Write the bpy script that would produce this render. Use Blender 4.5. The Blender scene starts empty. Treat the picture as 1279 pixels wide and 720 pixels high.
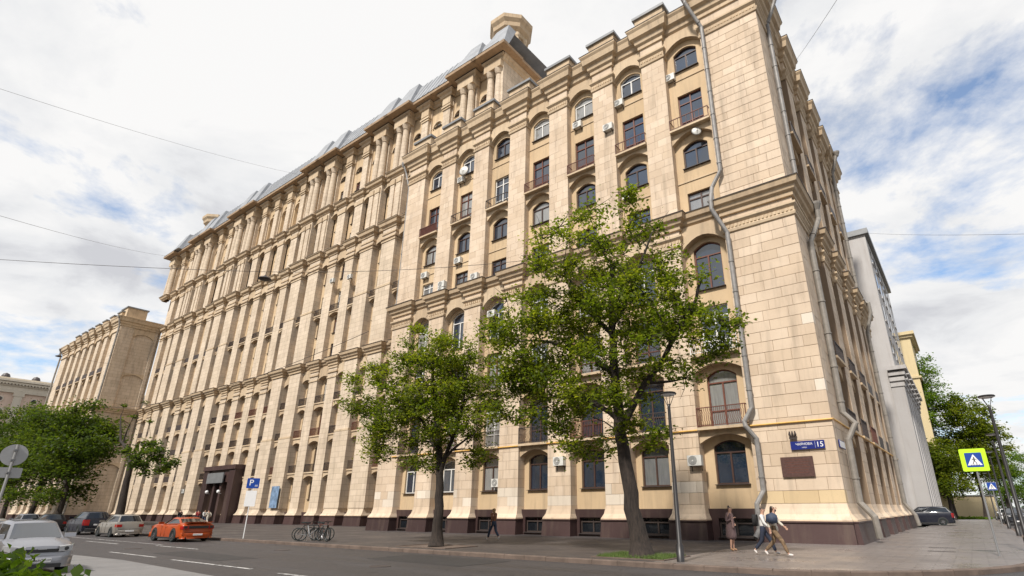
import bpy, bmesh, math, random
import numpy as np
from math import sin, cos, pi, radians, sqrt, atan2
from mathutils import Vector, Matrix, Euler
random.seed(7)
rng = np.random.default_rng(7)
SC = bpy.context.scene
COL = SC.collection

# ------------------------------------------------------------------ camera, sky, sun, exposure
cam_d = bpy.data.cameras.new('camera')
cam = bpy.data.objects.new('camera', cam_d)
COL.objects.link(cam)
cam_d.sensor_fit = 'HORIZONTAL'
cam_d.sensor_width = 36.0
cam_d.lens = 671.4 / 1279 * 36
cam_d.shift_x = (639.5 - 695.1) / 1279
cam_d.shift_y = (384.1 - 360) / 1279
cam_d.clip_start = 0.1
cam_d.clip_end = 6000
cam.matrix_world = (Matrix.Translation((0, 0, 1.65)) @ Matrix.Rotation(radians(36.0), 4, 'Z')
                    @ Matrix.Rotation(radians(90 + 20.56), 4, 'X') @ Matrix.Rotation(radians(-0.24), 4, 'Z'))
SC.camera = cam
SC.view_settings.view_transform = 'Standard'
SC.view_settings.look = 'None'
SC.view_settings.gamma = 1.0
SC.view_settings.exposure = 1.06
SUN_EL, SUN_AZ = 48.0, 174.0          # azimuth clockwise from +Y: behind the camera, to its left
world = bpy.data.worlds.new('World')
SC.world = world
world.use_nodes = True
sun_d = bpy.data.lights.new('sun', 'SUN')
sun = bpy.data.objects.new('sun', sun_d)
COL.objects.link(sun)
sun_d.energy = 2.6
sun_d.angle = radians(5)
sun_d.color = (1.0, 0.94, 0.86)
_d = Vector((sin(radians(SUN_AZ)) * cos(radians(SUN_EL)), cos(radians(SUN_AZ)) * cos(radians(SUN_EL)), sin(radians(SUN_EL))))
sun.rotation_euler = _d.to_track_quat('Z', 'Y').to_euler()
SC.cycles.max_bounces = 6
SC.cycles.diffuse_bounces = 3
SC.cycles.transparent_max_bounces = 8
SC.cycles.use_denoising = True


class NT:
    """tiny node-tree helper"""
    def __init__(s, tree):
        s.t = tree
        s.t.nodes.clear()

    def n(s, typ, ins=None, **kw):
        nd = s.t.nodes.new(typ)
        for k, v in kw.items():
            setattr(nd, k, v)
        for k, v in (ins or {}).items():
            if isinstance(v, bpy.types.NodeSocket):
                s.t.links.new(v, nd.inputs[k])
            else:
                nd.inputs[k].default_value = v
        return nd

    def math(s, op, a, b=0.0, c=None):
        i = {0: a, 1: b}
        if c is not None:
            i[2] = c
        return s.n('ShaderNodeMath', i, operation=op).outputs[0]

    def mix(s, fac, a, b, mode='MIX'):
        nd = s.n('ShaderNodeMix', None, data_type='RGBA', blend_type=mode)
        for k, v in ((0, fac), (6, a), (7, b)):
            if isinstance(v, bpy.types.NodeSocket):
                s.t.links.new(v, nd.inputs[k])
            else:
                nd.inputs[k].default_value = v if k == 0 else (v if len(v) == 4 else (*v, 1))
        return nd.outputs[2]

    def ramp(s, fac, stops, interp='LINEAR'):
        nd = s.n('ShaderNodeValToRGB', {0: fac})
        cr = nd.color_ramp
        cr.interpolation = interp
        while len(cr.elements) < len(stops):
            cr.elements.new(0.5)
        for e, (p, c) in zip(cr.elements, stops):
            e.position = p
            e.color = c if len(c) == 4 else (*c, 1)
        return nd.outputs[0]


# sky: physical daylight sky with a broken, mostly bright cloud sheet over it (by direction, all round)
w = NT(world.node_tree)
sky = w.n('ShaderNodeTexSky', sky_type='NISHITA', sun_disc=False, sun_elevation=radians(SUN_EL), sun_rotation=radians(SUN_AZ),
          air_density=1.0, dust_density=0.6, ozone_density=1.4)
tc = w.n('ShaderNodeTexCoord')
sep = w.n('ShaderNodeSeparateXYZ', {0: tc.outputs['Generated']})
zz = w.math('MAXIMUM', sep.outputs[2], 0.0)
den = w.math('ADD', zz, 0.16)
pl = w.n('ShaderNodeCombineXYZ', {0: w.math('DIVIDE', sep.outputs[0], den), 1: w.math('DIVIDE', sep.outputs[1], den), 2: 11.4})
n1 = w.n('ShaderNodeTexNoise', {'Vector': pl.outputs[0], 'Scale': 1.15, 'Detail': 9.0, 'Roughness': 0.6, 'Distortion': 0.35})
n2 = w.n('ShaderNodeTexNoise', {'Vector': pl.outputs[0], 'Scale': 3.1, 'Detail': 8.0, 'Roughness': 0.62, 'Distortion': 0.2})
cov = w.math('ADD', w.math('MULTIPLY', n1.outputs[0], 0.66), w.math('MULTIPLY', n2.outputs[0], 0.34))
cmask = w.ramp(cov, [(0.39, (0.12, 0.12, 0.12)), (0.485, (1, 1, 1))])
n3 = w.n('ShaderNodeTexNoise', {'Vector': pl.outputs[0], 'Scale': 1.9, 'Detail': 7.0, 'Roughness': 0.58, 'Distortion': 0.3})
shade = w.ramp(n3.outputs[0], [(0.33, (4.5, 4.55, 4.8)), (0.44, (5.9, 5.95, 6.05)), (0.56, (6.75, 6.7, 6.65))])
skyc = w.mix(1.0, sky.outputs[0], (1.0, 1.22, 1.36), 'MULTIPLY')
col = w.mix(cmask, skyc, shade)
bg = w.n('ShaderNodeBackground', {'Color': col, 'Strength': 0.068})
w.t.links.new(bg.outputs[0], w.n('ShaderNodeOutputWorld').inputs[0])


# ------------------------------------------------------------------ materials
MATS = {}


def new_mat(name):
    m = bpy.data.materials.new(name)
    m.use_nodes = True
    MATS[name] = m
    return m, NT(m.node_tree)


def finish(t, color, rough=0.6, bump=None, bump_s=0.3, bump_d=0.02, **kw):
    b = t.n('ShaderNodeBsdfPrincipled', {'Base Color': color if isinstance(color, bpy.types.NodeSocket) else (*color, 1), 'Roughness': rough})
    for k, v in kw.items():
        k = k.replace('_', ' ')
        if isinstance(v, bpy.types.NodeSocket):
            t.t.links.new(v, b.inputs[k])
        else:
            b.inputs[k].default_value = v
    if bump is not None:
        bn = t.n('ShaderNodeBump', {'Height': bump, 'Strength': bump_s, 'Distance': bump_d})
        t.t.links.new(bn.outputs[0], b.inputs['Normal'])
    t.t.links.new(b.outputs[0], t.n('ShaderNodeOutputMaterial').inputs[0])
    return b


def plain(name, color, rough=0.5, var=0.12, scale=3.0, bump=0.0, **kw):
    m, t = new_mat(name)
    g = t.n('ShaderNodeNewGeometry')
    nz = t.n('ShaderNodeTexNoise', {'Vector': g.outputs['Position'], 'Scale': scale, 'Detail': 6.0, 'Roughness': 0.65})
    lo = tuple(c * (1 - var) for c in color)
    hi = tuple(min(1, c * (1 + var)) for c in color)
    c = t.ramp(nz.outputs[0], [(0.3, lo), (0.7, hi)])
    finish(t, c, rough, nz.outputs[0] if bump else None, bump, **kw)
    return m


def stone(name, lo, hi, joints=None, stain=0.55, rough=0.85):
    """limestone cladding: stone-to-stone tone, weather stains, pitting; joints=(row, length) adds course lines for far walls"""
    m, t = new_mat(name)
    g = t.n('ShaderNodeNewGeometry')
    P = g.outputs['Position']
    at = t.n('ShaderNodeAttribute', attribute_name='rnd')
    oi = t.n('ShaderNodeObjectInfo')
    r = t.math('FRACT', t.math('ADD', at.outputs['Fac'], oi.outputs['Random']))
    big = t.n('ShaderNodeTexNoise', {'Vector': P, 'Scale': 0.35, 'Detail': 6.0, 'Roughness': 0.6})
    sp = t.n('ShaderNodeSeparateXYZ', {0: P})
    streak = t.n('ShaderNodeTexNoise', {'Vector': t.n('ShaderNodeCombineXYZ', {0: t.math('MULTIPLY', sp.outputs[0], 2.2), 1: t.math('MULTIPLY', sp.outputs[1], 2.2),
                                                                               2: t.math('MULTIPLY', sp.outputs[2], 0.22)}).outputs[0], 'Scale': 1.0, 'Detail': 5.0, 'Roughness': 0.6})
    fine = t.n('ShaderNodeTexNoise', {'Vector': P, 'Scale': 16.0, 'Detail': 5.0, 'Roughness': 0.7})
    height = fine.outputs[0]
    if joints:
        uv = t.n('ShaderNodeCombineXYZ', {0: t.math('ADD', sp.outputs[0], sp.outputs[1]), 1: sp.outputs[2], 2: 0.0})
        br = t.n('ShaderNodeTexBrick', {'Vector': uv.outputs[0], 'Color1': (0, 0, 0, 1), 'Color2': (1, 1, 1, 1), 'Mortar': (0.5, 0.5, 0.5, 1), 'Scale': 1.0,
                                        'Mortar Size': 0.016, 'Mortar Smooth': 0.1, 'Bias': 0.0, 'Brick Width': joints[1], 'Row Height': joints[0]})
        r = t.n('ShaderNodeSeparateColor', {0: br.outputs[0]}).outputs[0]
    c = t.ramp(r, [(0.0, tuple(a * 0.92 for a in lo)), (0.2, lo), (0.8, hi), (1.0, tuple(min(0.7, a * 1.06) for a in hi))])
    c = t.mix(t.ramp(big.outputs[0], [(0.35, (0.0,) * 3), (0.75, (stain,) * 3)]), c, tuple(a * b for a, b in zip(lo, (0.74, 0.72, 0.71))))
    c = t.mix(t.ramp(streak.outputs[0], [(0.5, (0,) * 3), (0.78, (stain * 0.8,) * 3)]), c, (0.17, 0.13, 0.095))
    c = t.mix(t.ramp(fine.outputs[0], [(0.28, (0.55,) * 3), (0.42, (0,) * 3)]), c, tuple(a * 0.6 for a in lo))
    if joints:
        c = t.mix(t.math('MULTIPLY', br.outputs['Fac'], 0.6), c, (0.17, 0.12, 0.08))
        height = t.math('SUBTRACT', t.math('MULTIPLY', fine.outputs[0], 0.3), br.outputs['Fac'])
    finish(t, c, rough, height, 0.35, 0.02)
    return m


stone('limestone', (0.575, 0.45, 0.325), (0.62, 0.50, 0.378), stain=0.62)
stone('limestone_far', (0.57, 0.465, 0.345), (0.61, 0.50, 0.38), joints=(0.62, 1.3), stain=0.6)
stone('limestone_trim', (0.51, 0.385, 0.25), (0.56, 0.44, 0.30), stain=0.75)
stone('limestone_repaint', (0.60, 0.52, 0.42), (0.66, 0.58, 0.48), stain=0.3)
stone('limestone_ochre', (0.58, 0.44, 0.26), (0.61, 0.475, 0.29), stain=0.3)
stone('plaster', (0.54, 0.40, 0.245), (0.57, 0.43, 0.27), stain=0.6, rough=0.9)
stone('mortar', (0.24, 0.17, 0.11), (0.27, 0.195, 0.13), stain=0.3)
stone('granite', (0.042, 0.022, 0.021), (0.062, 0.033, 0.031), stain=0.4, rough=0.5)
stone('grey_stone', (0.42, 0.405, 0.395), (0.46, 0.445, 0.435), stain=0.4)
stone('yellow_plaster', (0.60, 0.49, 0.29), (0.64, 0.53, 0.33), stain=0.2)
stone('cream_plaster', (0.60, 0.53, 0.42), (0.64, 0.57, 0.46), stain=0.25)
stone('pink_plaster', (0.60, 0.45, 0.35), (0.63, 0.48, 0.38), stain=0.25)
plain('zinc', (0.20, 0.205, 0.21), 0.55, 0.15, 1.2, Metallic=0.3)
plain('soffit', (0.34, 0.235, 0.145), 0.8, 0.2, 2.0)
plain('mansard_zinc', (0.27, 0.28, 0.295), 0.6, 0.2, 0.7, Metallic=0.2)
plain('pipe_metal', (0.22, 0.21, 0.20), 0.6, 0.25, 2.5, Metallic=0.15)
plain('pipe_paint', (0.21, 0.19, 0.165), 0.6, 0.22, 2.5)
plain('gas_paint', (0.62, 0.36, 0.08), 0.5, 0.15)
plain('black_metal', (0.018, 0.016, 0.016), 0.42, 0.2)
plain('dark_iron', (0.045, 0.032, 0.028), 0.6, 0.25)
plain('rust_paint', (0.11, 0.035, 0.022), 0.6, 0.35)
plain('white_paint', (0.66, 0.65, 0.62), 0.45, 0.08)
plain('brown_wood', (0.055, 0.026, 0.018), 0.5, 0.25)
plain('red_wood', (0.13, 0.04, 0.022), 0.5, 0.25)
plain('dark_sheet', (0.05, 0.04, 0.038), 0.55, 0.2)
plain('ac_white', (0.58, 0.57, 0.53), 0.45, 0.1)
plain('ac_grille', (0.10, 0.10, 0.10), 0.6, 0.1)
plain('rubber', (0.008, 0.014, 0.014), 0.75, 0.1)
plain('steel', (0.42, 0.42, 0.43), 0.3, 0.08, Metallic=0.8)
plain('sign_blue', (0.012, 0.055, 0.30), 0.35, 0.05)
plain('house_blue', (0.012, 0.022, 0.16), 0.35, 0.05)
plain('sign_white', (0.78, 0.78, 0.78), 0.4, 0.03)
plain('sign_lime', (0.50, 0.80, 0.02), 0.45, 0.04)
plain('post_grey', (0.12, 0.12, 0.12), 0.5, 0.1)
plain('sign_back', (0.40, 0.40, 0.40), 0.5, 0.1)
plain('plaque', (0.085, 0.045, 0.038), 0.4, 0.35, 9.0)
plain('kerb_stone', (0.12, 0.088, 0.07), 0.85, 0.3, 2.0, 0.3)
m, t = new_mat('marking')
g = t.n('ShaderNodeNewGeometry')
nz = t.n('ShaderNodeTexNoise', {'Vector': g.outputs['Position'], 'Scale': 5.0, 'Detail': 8.0, 'Roughness': 0.75})
finish(t, t.ramp(nz.outputs[0], [(0.40, (0.08, 0.075, 0.073)), (0.50, (0.42, 0.41, 0.40)), (0.7, (0.55, 0.54, 0.52))]), 0.75)
plain('patch_asphalt', (0.03, 0.028, 0.028), 0.7, 0.3, 3.0, 0.3)
plain('soil', (0.085, 0.06, 0.042), 0.95, 0.4, 4.0, 0.5)
plain('poster_print', (0.16, 0.24, 0.36), 0.5, 0.5, 2.0)


def bark_mat():
    m, t = new_mat('bark')
    g = t.n('ShaderNodeNewGeometry')
    sp = t.n('ShaderNodeSeparateXYZ', {0: g.outputs['Position']})
    v = t.n('ShaderNodeCombineXYZ', {0: t.math('MULTIPLY', sp.outputs[0], 7), 1: t.math('MULTIPLY', sp.outputs[1], 7), 2: t.math('MULTIPLY', sp.outputs[2], 1.3)})
    nz = t.n('ShaderNodeTexNoise', {'Vector': v.outputs[0], 'Scale': 2.2, 'Detail': 6.0, 'Roughness': 0.7})
    c = t.ramp(nz.outputs[0], [(0.3, (0.007, 0.005, 0.004)), (0.7, (0.05, 0.036, 0.028))])
    finish(t, c, 0.9, nz.outputs[0], 0.9, 0.05)


bark_mat()


def leaf_mat(name, dark, mid, light):
    m, t = new_mat(name)
    at = t.n('ShaderNodeAttribute', attribute_name='rnd')
    c = t.ramp(at.outputs['Fac'], [(0.0, dark), (0.55, mid), (1.0, light)])
    d = t.n('ShaderNodeBsdfPrincipled', {'Base Color': c, 'Roughness': 0.5, 'Specular IOR Level': 0.35})
    tr = t.n('ShaderNodeBsdfTranslucent', {'Color': t.mix(1.0, c, (1.5, 1.5, 0.5), 'MULTIPLY')})
    mx = t.n('ShaderNodeMixShader', {0: 0.6, 1: d.outputs[0], 2: tr.outputs[0]})
    t.t.links.new(mx.outputs[0], t.n('ShaderNodeOutputMaterial').inputs[0])


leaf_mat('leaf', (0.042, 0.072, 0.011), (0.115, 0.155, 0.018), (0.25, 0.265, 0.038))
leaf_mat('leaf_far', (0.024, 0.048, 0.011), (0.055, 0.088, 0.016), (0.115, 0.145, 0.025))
leaf_mat('leaf_bush', (0.05, 0.10, 0.014), (0.11, 0.19, 0.025), (0.20, 0.29, 0.05))
plain('grass_blade', (0.075, 0.12, 0.02), 0.7, 0.5, 6.0)


def glass_mat(name, dark, light, bias, ior=1.9, coat=0.8):
    """window pane: reflecting glass over a room that is dark or curtained, from window to window"""
    m, t = new_mat(name)
    oi = t.n('ShaderNodeObjectInfo')
    at = t.n('ShaderNodeAttribute', attribute_name='rnd')
    g = t.n('ShaderNodeNewGeometry')
    r = t.math('FRACT', t.math('ADD', at.outputs['Fac'], oi.outputs['Random']))
    nz = t.n('ShaderNodeTexNoise', {'Vector': g.outputs['Position'], 'Scale': 1.7, 'Detail': 3.0})
    f = t.ramp(r, [(bias, (0, 0, 0)), (min(1, bias + 0.08), (1, 1, 1))])
    sp = t.n('ShaderNodeSeparateXYZ', {0: g.outputs['Position']})
    fold = t.n('ShaderNodeTexNoise', {'Vector': t.n('ShaderNodeCombineXYZ', {0: t.math('MULTIPLY', sp.outputs[0], 9.0), 1: t.math('MULTIPLY', sp.outputs[1], 9.0), 2: sp.outputs[2]}).outputs[0], 'Scale': 1.0, 'Detail': 2.0})
    lt = t.mix(fold.outputs[0], tuple(x * 0.5 for x in light), light)
    dk = t.mix(nz.outputs[0], tuple(x * 0.5 for x in dark), tuple(x * 1.6 for x in dark))
    wob = t.n('ShaderNodeTexNoise', {'Vector': g.outputs['Position'], 'Scale': 0.9, 'Detail': 1.0})
    finish(t, t.mix(f, dk, lt), 0.04, wob.outputs[0], 0.12, 0.05, IOR=ior, Coat_Weight=coat, Coat_Roughness=0.02)
    return m


glass_mat('window_glass', (0.014, 0.024, 0.042), (0.30, 0.30, 0.29), 0.64)  # blue of the reflected sky is tinted into the dark room colour
glass_mat('windscreen_glass', (0.012, 0.016, 0.022), (0.02, 0.022, 0.025), 0.9, 2.3, 0.5)
glass_mat('car_glass', (0.010, 0.012, 0.015), (0.02, 0.022, 0.025), 0.9, 1.5, 0.0)


def car_paint(name, color, metallic=0.3):
    m, t = new_mat(name)
    g = t.n('ShaderNodeNewGeometry')
    nz = t.n('ShaderNodeTexNoise', {'Vector': g.outputs['Position'], 'Scale': 2.0, 'Detail': 5.0, 'Roughness': 0.7})
    c = t.ramp(nz.outputs[0], [(0.35, tuple(x * 0.94 for x in color)), (0.7, color)])
    rr = t.n('ShaderNodeMapRange', {0: nz.outputs[0], 1: 0.3, 2: 0.7, 3: 0.26, 4: 0.42})
    finish(t, c, rr.outputs[0], None, Metallic=metallic, Coat_Weight=0.35, Coat_Roughness=0.06, Specular_IOR_Level=0.3)


car_paint('paint_silver', (0.30, 0.305, 0.33), 0.5)
car_paint('paint_champagne', (0.34, 0.315, 0.28), 0.5)
car_paint('paint_orange', (0.37, 0.058, 0.008), 0.0)
car_paint('paint_navy', (0.010, 0.012, 0.022), 0.0)
car_paint('paint_red', (0.30, 0.012, 0.012), 0.0)
car_paint('paint_white', (0.62, 0.62, 0.62), 0.05)
car_paint('paint_black', (0.008, 0.008, 0.01), 0.0)
plain('car_trim', (0.02, 0.02, 0.021), 0.55, 0.1)
plain('lamp_red', (0.35, 0.015, 0.012), 0.15, 0.1)
plain('lamp_clear', (0.55, 0.56, 0.57), 0.1, 0.15, 12.0, Metallic=0.4)
plain('alloy', (0.20, 0.20, 0.21), 0.35, 0.1, Metallic=0.7)
plain('skin', (0.46, 0.27, 0.19), 0.55, 0.06)
plain('hair_dark', (0.028, 0.017, 0.012), 0.55, 0.3, 30.0)
plain('hair_blond', (0.30, 0.18, 0.08), 0.55, 0.3, 30.0)
plain('coat_mauve', (0.115, 0.075, 0.075), 0.9, 0.3, 14.0)
plain('scarf_rose', (0.20, 0.125, 0.115), 0.9, 0.25, 14.0)
plain('denim', (0.035, 0.05, 0.085), 0.85, 0.25, 12.0)
plain('jacket_rust', (0.16, 0.065, 0.03), 0.85, 0.3, 9.0)
plain('camo', (0.16, 0.105, 0.06), 0.9, 0.6, 9.0)
plain('cloth_cream', (0.50, 0.46, 0.39), 0.9, 0.12, 9.0)
plain('cloth_white', (0.62, 0.61, 0.59), 0.9, 0.08, 9.0)
plain('cloth_navy', (0.018, 0.024, 0.045), 0.85, 0.25, 9.0)
plain('cloth_black', (0.014, 0.014, 0.015), 0.85, 0.2, 9.0)
plain('cloth_red', (0.30, 0.03, 0.03), 0.85, 0.2, 9.0)
plain('bag_blue', (0.035, 0.05, 0.085), 0.7, 0.4, 14.0)
plain('shoe_white', (0.60, 0.56, 0.53), 0.6, 0.1)
plain('shoe_tan', (0.30, 0.17, 0.09), 0.6, 0.1)


def asphalt():
    m, t = new_mat('asphalt')
    g = t.n('ShaderNodeNewGeometry')
    P = g.outputs['Position']
    sp = t.n('ShaderNodeSeparateXYZ', {0: P})
    big = t.n('ShaderNodeTexNoise', {'Vector': P, 'Scale': 0.25, 'Detail': 6.0, 'Roughness': 0.65})
    tracks = t.n('ShaderNodeTexNoise', {'Vector': t.n('ShaderNodeCombineXYZ', {0: t.math('MULTIPLY', sp.outputs[0], 0.05), 1: t.math('MULTIPLY', sp.outputs[1], 1.3), 2: 0.0}).outputs[0],
                                        'Scale': 1.0, 'Detail': 5.0, 'Roughness': 0.6})
    fine = t.n('ShaderNodeTexNoise', {'Vector': P, 'Scale': 45.0, 'Detail': 3.0, 'Roughness': 0.8})
    a = t.math('ADD', t.math('MULTIPLY', big.outputs[0], 0.4), t.math('MULTIPLY', tracks.outputs[0], 0.6))
    c = t.ramp(a, [(0.3, (0.034, 0.030, 0.030)), (0.7, (0.072, 0.064, 0.063))])
    c = t.mix(t.ramp(fine.outputs[0], [(0.35, (0.5,) * 3), (0.6, (0,) * 3)]), c, (0.03, 0.028, 0.028))
    wv = t.n('ShaderNodeTexNoise', {'Vector': P, 'Scale': 0.9, 'Detail': 5.0})
    vo = t.n('ShaderNodeTexVoronoi', {'Vector': t.n('ShaderNodeVectorMath', {0: P, 1: wv.outputs['Color']}, operation='ADD').outputs[0], 'Scale': 0.22}, feature='DISTANCE_TO_EDGE')
    ck = t.math('MULTIPLY', t.ramp(vo.outputs['Distance'], [(0.0, (1,) * 3), (0.006, (0,) * 3)]), t.ramp(big.outputs[0], [(0.42, (0,) * 3), (0.52, (0.8,) * 3)]))
    c = t.mix(ck, c, (0.012, 0.011, 0.011))
    oil = t.n('ShaderNodeTexNoise', {'Vector': P, 'Scale': 1.1, 'Detail': 3.0})
    c = t.mix(t.ramp(oil.outputs[0], [(0.64, (0,) * 3), (0.74, (0.6,) * 3)]), c, (0.018, 0.017, 0.017))
    rr = t.n('ShaderNodeMapRange', {0: a, 1: 0.3, 2: 0.7, 3: 0.5, 4: 0.8})
    finish(t, c, rr.outputs[0], fine.outputs[0], 0.5, 0.01)


def paving(name, lo, hi, bw, rh, rough_lo, rough_hi, mort=0.012, swap=False):
    m, t = new_mat(name)
    g = t.n('ShaderNodeNewGeometry')
    P = g.outputs['Position']
    v = t.n('ShaderNodeMapping', {'Vector': P, 'Rotation': (0, 0, pi / 2 if swap else 0)})
    br = t.n('ShaderNodeTexBrick', {'Vector': v.outputs[0], 'Color1': (0, 0, 0, 1), 'Color2': (1, 1, 1, 1), 'Mortar': (0.5,) * 3 + (1,), 'Scale': 1.0, 'Mortar Size': mort,
                                    'Mortar Smooth': 0.1, 'Brick Width': bw, 'Row Height': rh})
    big = t.n('ShaderNodeTexNoise', {'Vector': P, 'Scale': 0.4, 'Detail': 7.0, 'Roughness': 0.65})
    fine = t.n('ShaderNodeTexNoise', {'Vector': P, 'Scale': 30.0, 'Detail': 3.0, 'Roughness': 0.8})
    r = t.n('ShaderNodeSeparateColor', {0: br.outputs[0]}).outputs[0]
    c = t.mix(t.math('ADD', t.math('MULTIPLY', r, 0.5), t.math('MULTIPLY', big.outputs[0], 0.5)), lo, hi)
    c = t.mix(t.ramp(big.outputs[0], [(0.45, (0,) * 3), (0.72, (0.55,) * 3)]), c, tuple(x * 0.6 for x in lo))
    c = t.mix(t.math('MULTIPLY', br.outputs['Fac'], 0.6), c, tuple(x * 0.35 for x in lo))
    rr = t.n('ShaderNodeMapRange', {0: big.outputs[0], 1: 0.35, 2: 0.65, 3: rough_lo, 4: rough_hi})
    finish(t, c, rr.outputs[0], t.math('SUBTRACT', t.math('MULTIPLY', fine.outputs[0], 0.25), br.outputs['Fac']), 0.5, 0.012)


asphalt()
paving('paving_light', (0.15, 0.128, 0.118), (0.25, 0.22, 0.205), 0.9, 0.3, 0.22, 0.5, 0.018)
paving('paving_dark', (0.045, 0.038, 0.037), (0.072, 0.062, 0.059), 0.6, 0.3, 0.5, 0.75)
paving('lane_sunlit', (0.165, 0.16, 0.157), (0.225, 0.217, 0.213), 60.0, 60.0, 0.65, 0.85)  # paler asphalt, sunlight on the near lane put into its colour
plain('earth', (0.10, 0.095, 0.085), 0.95, 0.3, 0.3)


# ------------------------------------------------------------------ mesh helpers
class MB:
    def __init__(s):
        s.v, s.f, s.m, s.r = [], [], [], []

    def poly(s, pts, m=0, r=None):
        i = len(s.v)
        s.v.extend(tuple(p) for p in pts)
        s.f.append(tuple(range(i, i + len(pts))))
        s.m.append(m)
        s.r.append(random.random() if r is None else r)

    def box(s, F, u0, u1, w0, w1, z0, z1, m=0, r=None, taper=None):
        r = random.random() if r is None else r
        i = len(s.v)
        c = [(u0, w0, z0), (u1, w0, z0), (u1, w1, z0), (u0, w1, z0)]
        if taper:                      # (du, dw): top shrinks by du on both u sides, by dw at the w1 side
            du, dw = taper
            c += [(u0 + du, w0, z1), (u1 - du, w0, z1), (u1 - du, w1 - dw, z1), (u0 + du, w1 - dw, z1)]
        else:
            c += [(u0, w0, z1), (u1, w0, z1), (u1, w1, z1), (u0, w1, z1)]
        s.v.extend(F(*p) for p in c)
        for q in ((0, 3, 2, 1), (4, 5, 6, 7), (0, 1, 5, 4), (1, 2, 6, 5), (2, 3, 7, 6), (3, 0, 4, 7)):
            s.f.append(tuple(i + k for k in q))
            s.m.append(m)
            s.r.append(r)

    def loft(s, rings, m=0, closed=True, cap=True, r=0.5):
        i0 = len(s.v)
        n = len(rings[0])
        for rg in rings:
            s.v.extend(tuple(p) for p in rg)
        for a in range(len(rings) - 1):
            for k in range(n if closed else n - 1):
                k2 = (k + 1) % n
                s.f.append((i0 + a * n + k, i0 + a * n + k2, i0 + (a + 1) * n + k2, i0 + (a + 1) * n + k))
                s.m.append(m)
                s.r.append(r)
        if cap and closed:
            for a in (0, len(rings) - 1):
                s.f.append(tuple(i0 + a * n + k for k in range(n)))
                s.m.append(m)
                s.r.append(r)

    def tube(s, pts, rad, n=8, m=0, r=0.5):
        pts = [Vector(p) for p in pts]
        rads = rad if isinstance(rad, (list, tuple)) else [rad] * len(pts)
        rings = []
        up = None
        for i, p in enumerate(pts):
            a = pts[max(i - 1, 0)]
            b = pts[min(i + 1, len(pts) - 1)]
            t = (b - a)
            t = t.normalized() if t.length > 1e-9 else Vector((0, 0, 1))
            if up is None:
                up = t.orthogonal().normalized()
            up = (up - t * up.dot(t))
            up = up.normalized() if up.length > 1e-6 else t.orthogonal().normalized()
            sd = t.cross(up)
            rings.append([p + (up * cos(2 * pi * k / n) + sd * sin(2 * pi * k / n)) * rads[i] for k in range(n)])
        s.loft(rings, m, True, True, r)

    def lathe(s, c, prof, n=16, m=0, r=0.5, a0=0.0):
        s.loft([[(c[0] + q * cos(2 * pi * k / n + a0), c[1] + q * sin(2 * pi * k / n + a0), c[2] + z) for k in range(n)] for q, z in prof], m, True, True, r)

    def mesh(s, name, mats, smooth=False):
        me = bpy.data.meshes.new(name)
        me.from_pydata(s.v, [], s.f)
        for k in ([mats] if isinstance(mats, str) else mats):
            me.materials.append(MATS[k])
        me.polygons.foreach_set('material_index', s.m)
        a = me.attributes.new('rnd', 'FLOAT', 'FACE')
        a.data.foreach_set('value', s.r)
        if smooth:
            me.polygons.foreach_set('use_smooth', [True] * len(s.f))
        me.update()
        return me

    def build(s, name, mats, parent=None, smooth=False, **props):
        return link(name, s.mesh(name, mats, smooth), parent, **props)


def link(name, me, parent=None, mat=None, **props):
    o = bpy.data.objects.new(name, me)
    COL.objects.link(o)
    if parent is not None:
        o.parent = parent
    if mat is not None:
        o.matrix_local = mat
    for k, v in props.items():
        o[k] = v
    return o


def thing(name, label, cat, loc=(0, 0, 0), rz=0.0, group=None):
    o = bpy.data.objects.new(name, None)
    COL.objects.link(o)
    o.empty_display_size = 0.2
    o.location = loc
    o.rotation_euler = (0, 0, rz)
    o['label'] = label
    o['category'] = cat
    if group:
        o['group'] = group
    return o


def copy_tree(o, parent=None):
    c = o.copy()
    COL.objects.link(c)
    if parent is not None:
        c.parent = parent
    for ch in list(o.children):
        copy_tree(ch, c)
    return c


def I(u, w, z):
    return (u, w, z)


def smooth_by_angle(me, ang=35):
    bm = bmesh.new()
    bm.from_mesh(me)
    for f in bm.faces:
        f.smooth = True
    for e in bm.edges:
        if len(e.link_faces) == 2 and e.calc_face_angle(0) > radians(ang):
            e.smooth = False
    bm.to_mesh(me)
    bm.free()

# ------------------------------------------------------------------ ground, road, pavements, kerbs
m = MB()
m.poly([(-3000, -2000, -0.16), (2500, -2000, -0.16), (2500, 3500, -0.16), (-3000, 3500, -0.16)])
m.build('ground', 'earth', kind='structure')
m = MB()
m.poly([(-900, 3.9, -0.13), (400, 3.9, -0.13), (400, 17.4, -0.13), (-900, 17.4, -0.13)])
m.poly([(2.2, 17.4, -0.13), (30, 17.4, -0.13), (14, 900, -0.13), (2, 900, -0.13), (2.2, 60, -0.13)])
m.poly([(-4, 17.4, -0.13), (2.2, 17.4, -0.13), (2.2, 26, -0.13), (-4, 26, -0.13)])
m.build('road', 'asphalt', kind='structure')
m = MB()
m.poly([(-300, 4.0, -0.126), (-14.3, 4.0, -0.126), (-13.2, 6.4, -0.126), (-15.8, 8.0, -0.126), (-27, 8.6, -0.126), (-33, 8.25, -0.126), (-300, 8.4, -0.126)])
m.build('sunlit_parking_lane', 'lane_sunlit', kind='structure')  # parking lane, its pale tone and outline painted to stand for sunlight

KERB = [(-420.0, 17.25), (-60.0, 17.25), (-30.0, 17.2), (-8.5, 17.15), (-5.2, 17.25), (-3.4, 17.7), (-1.9, 18.7), (-0.3, 20.4), (0.9, 22.6), (1.55, 25.2), (1.9, 29.0), (2.2, 55.0), (2.7, 200.0), (4.0, 420.0)]


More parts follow.
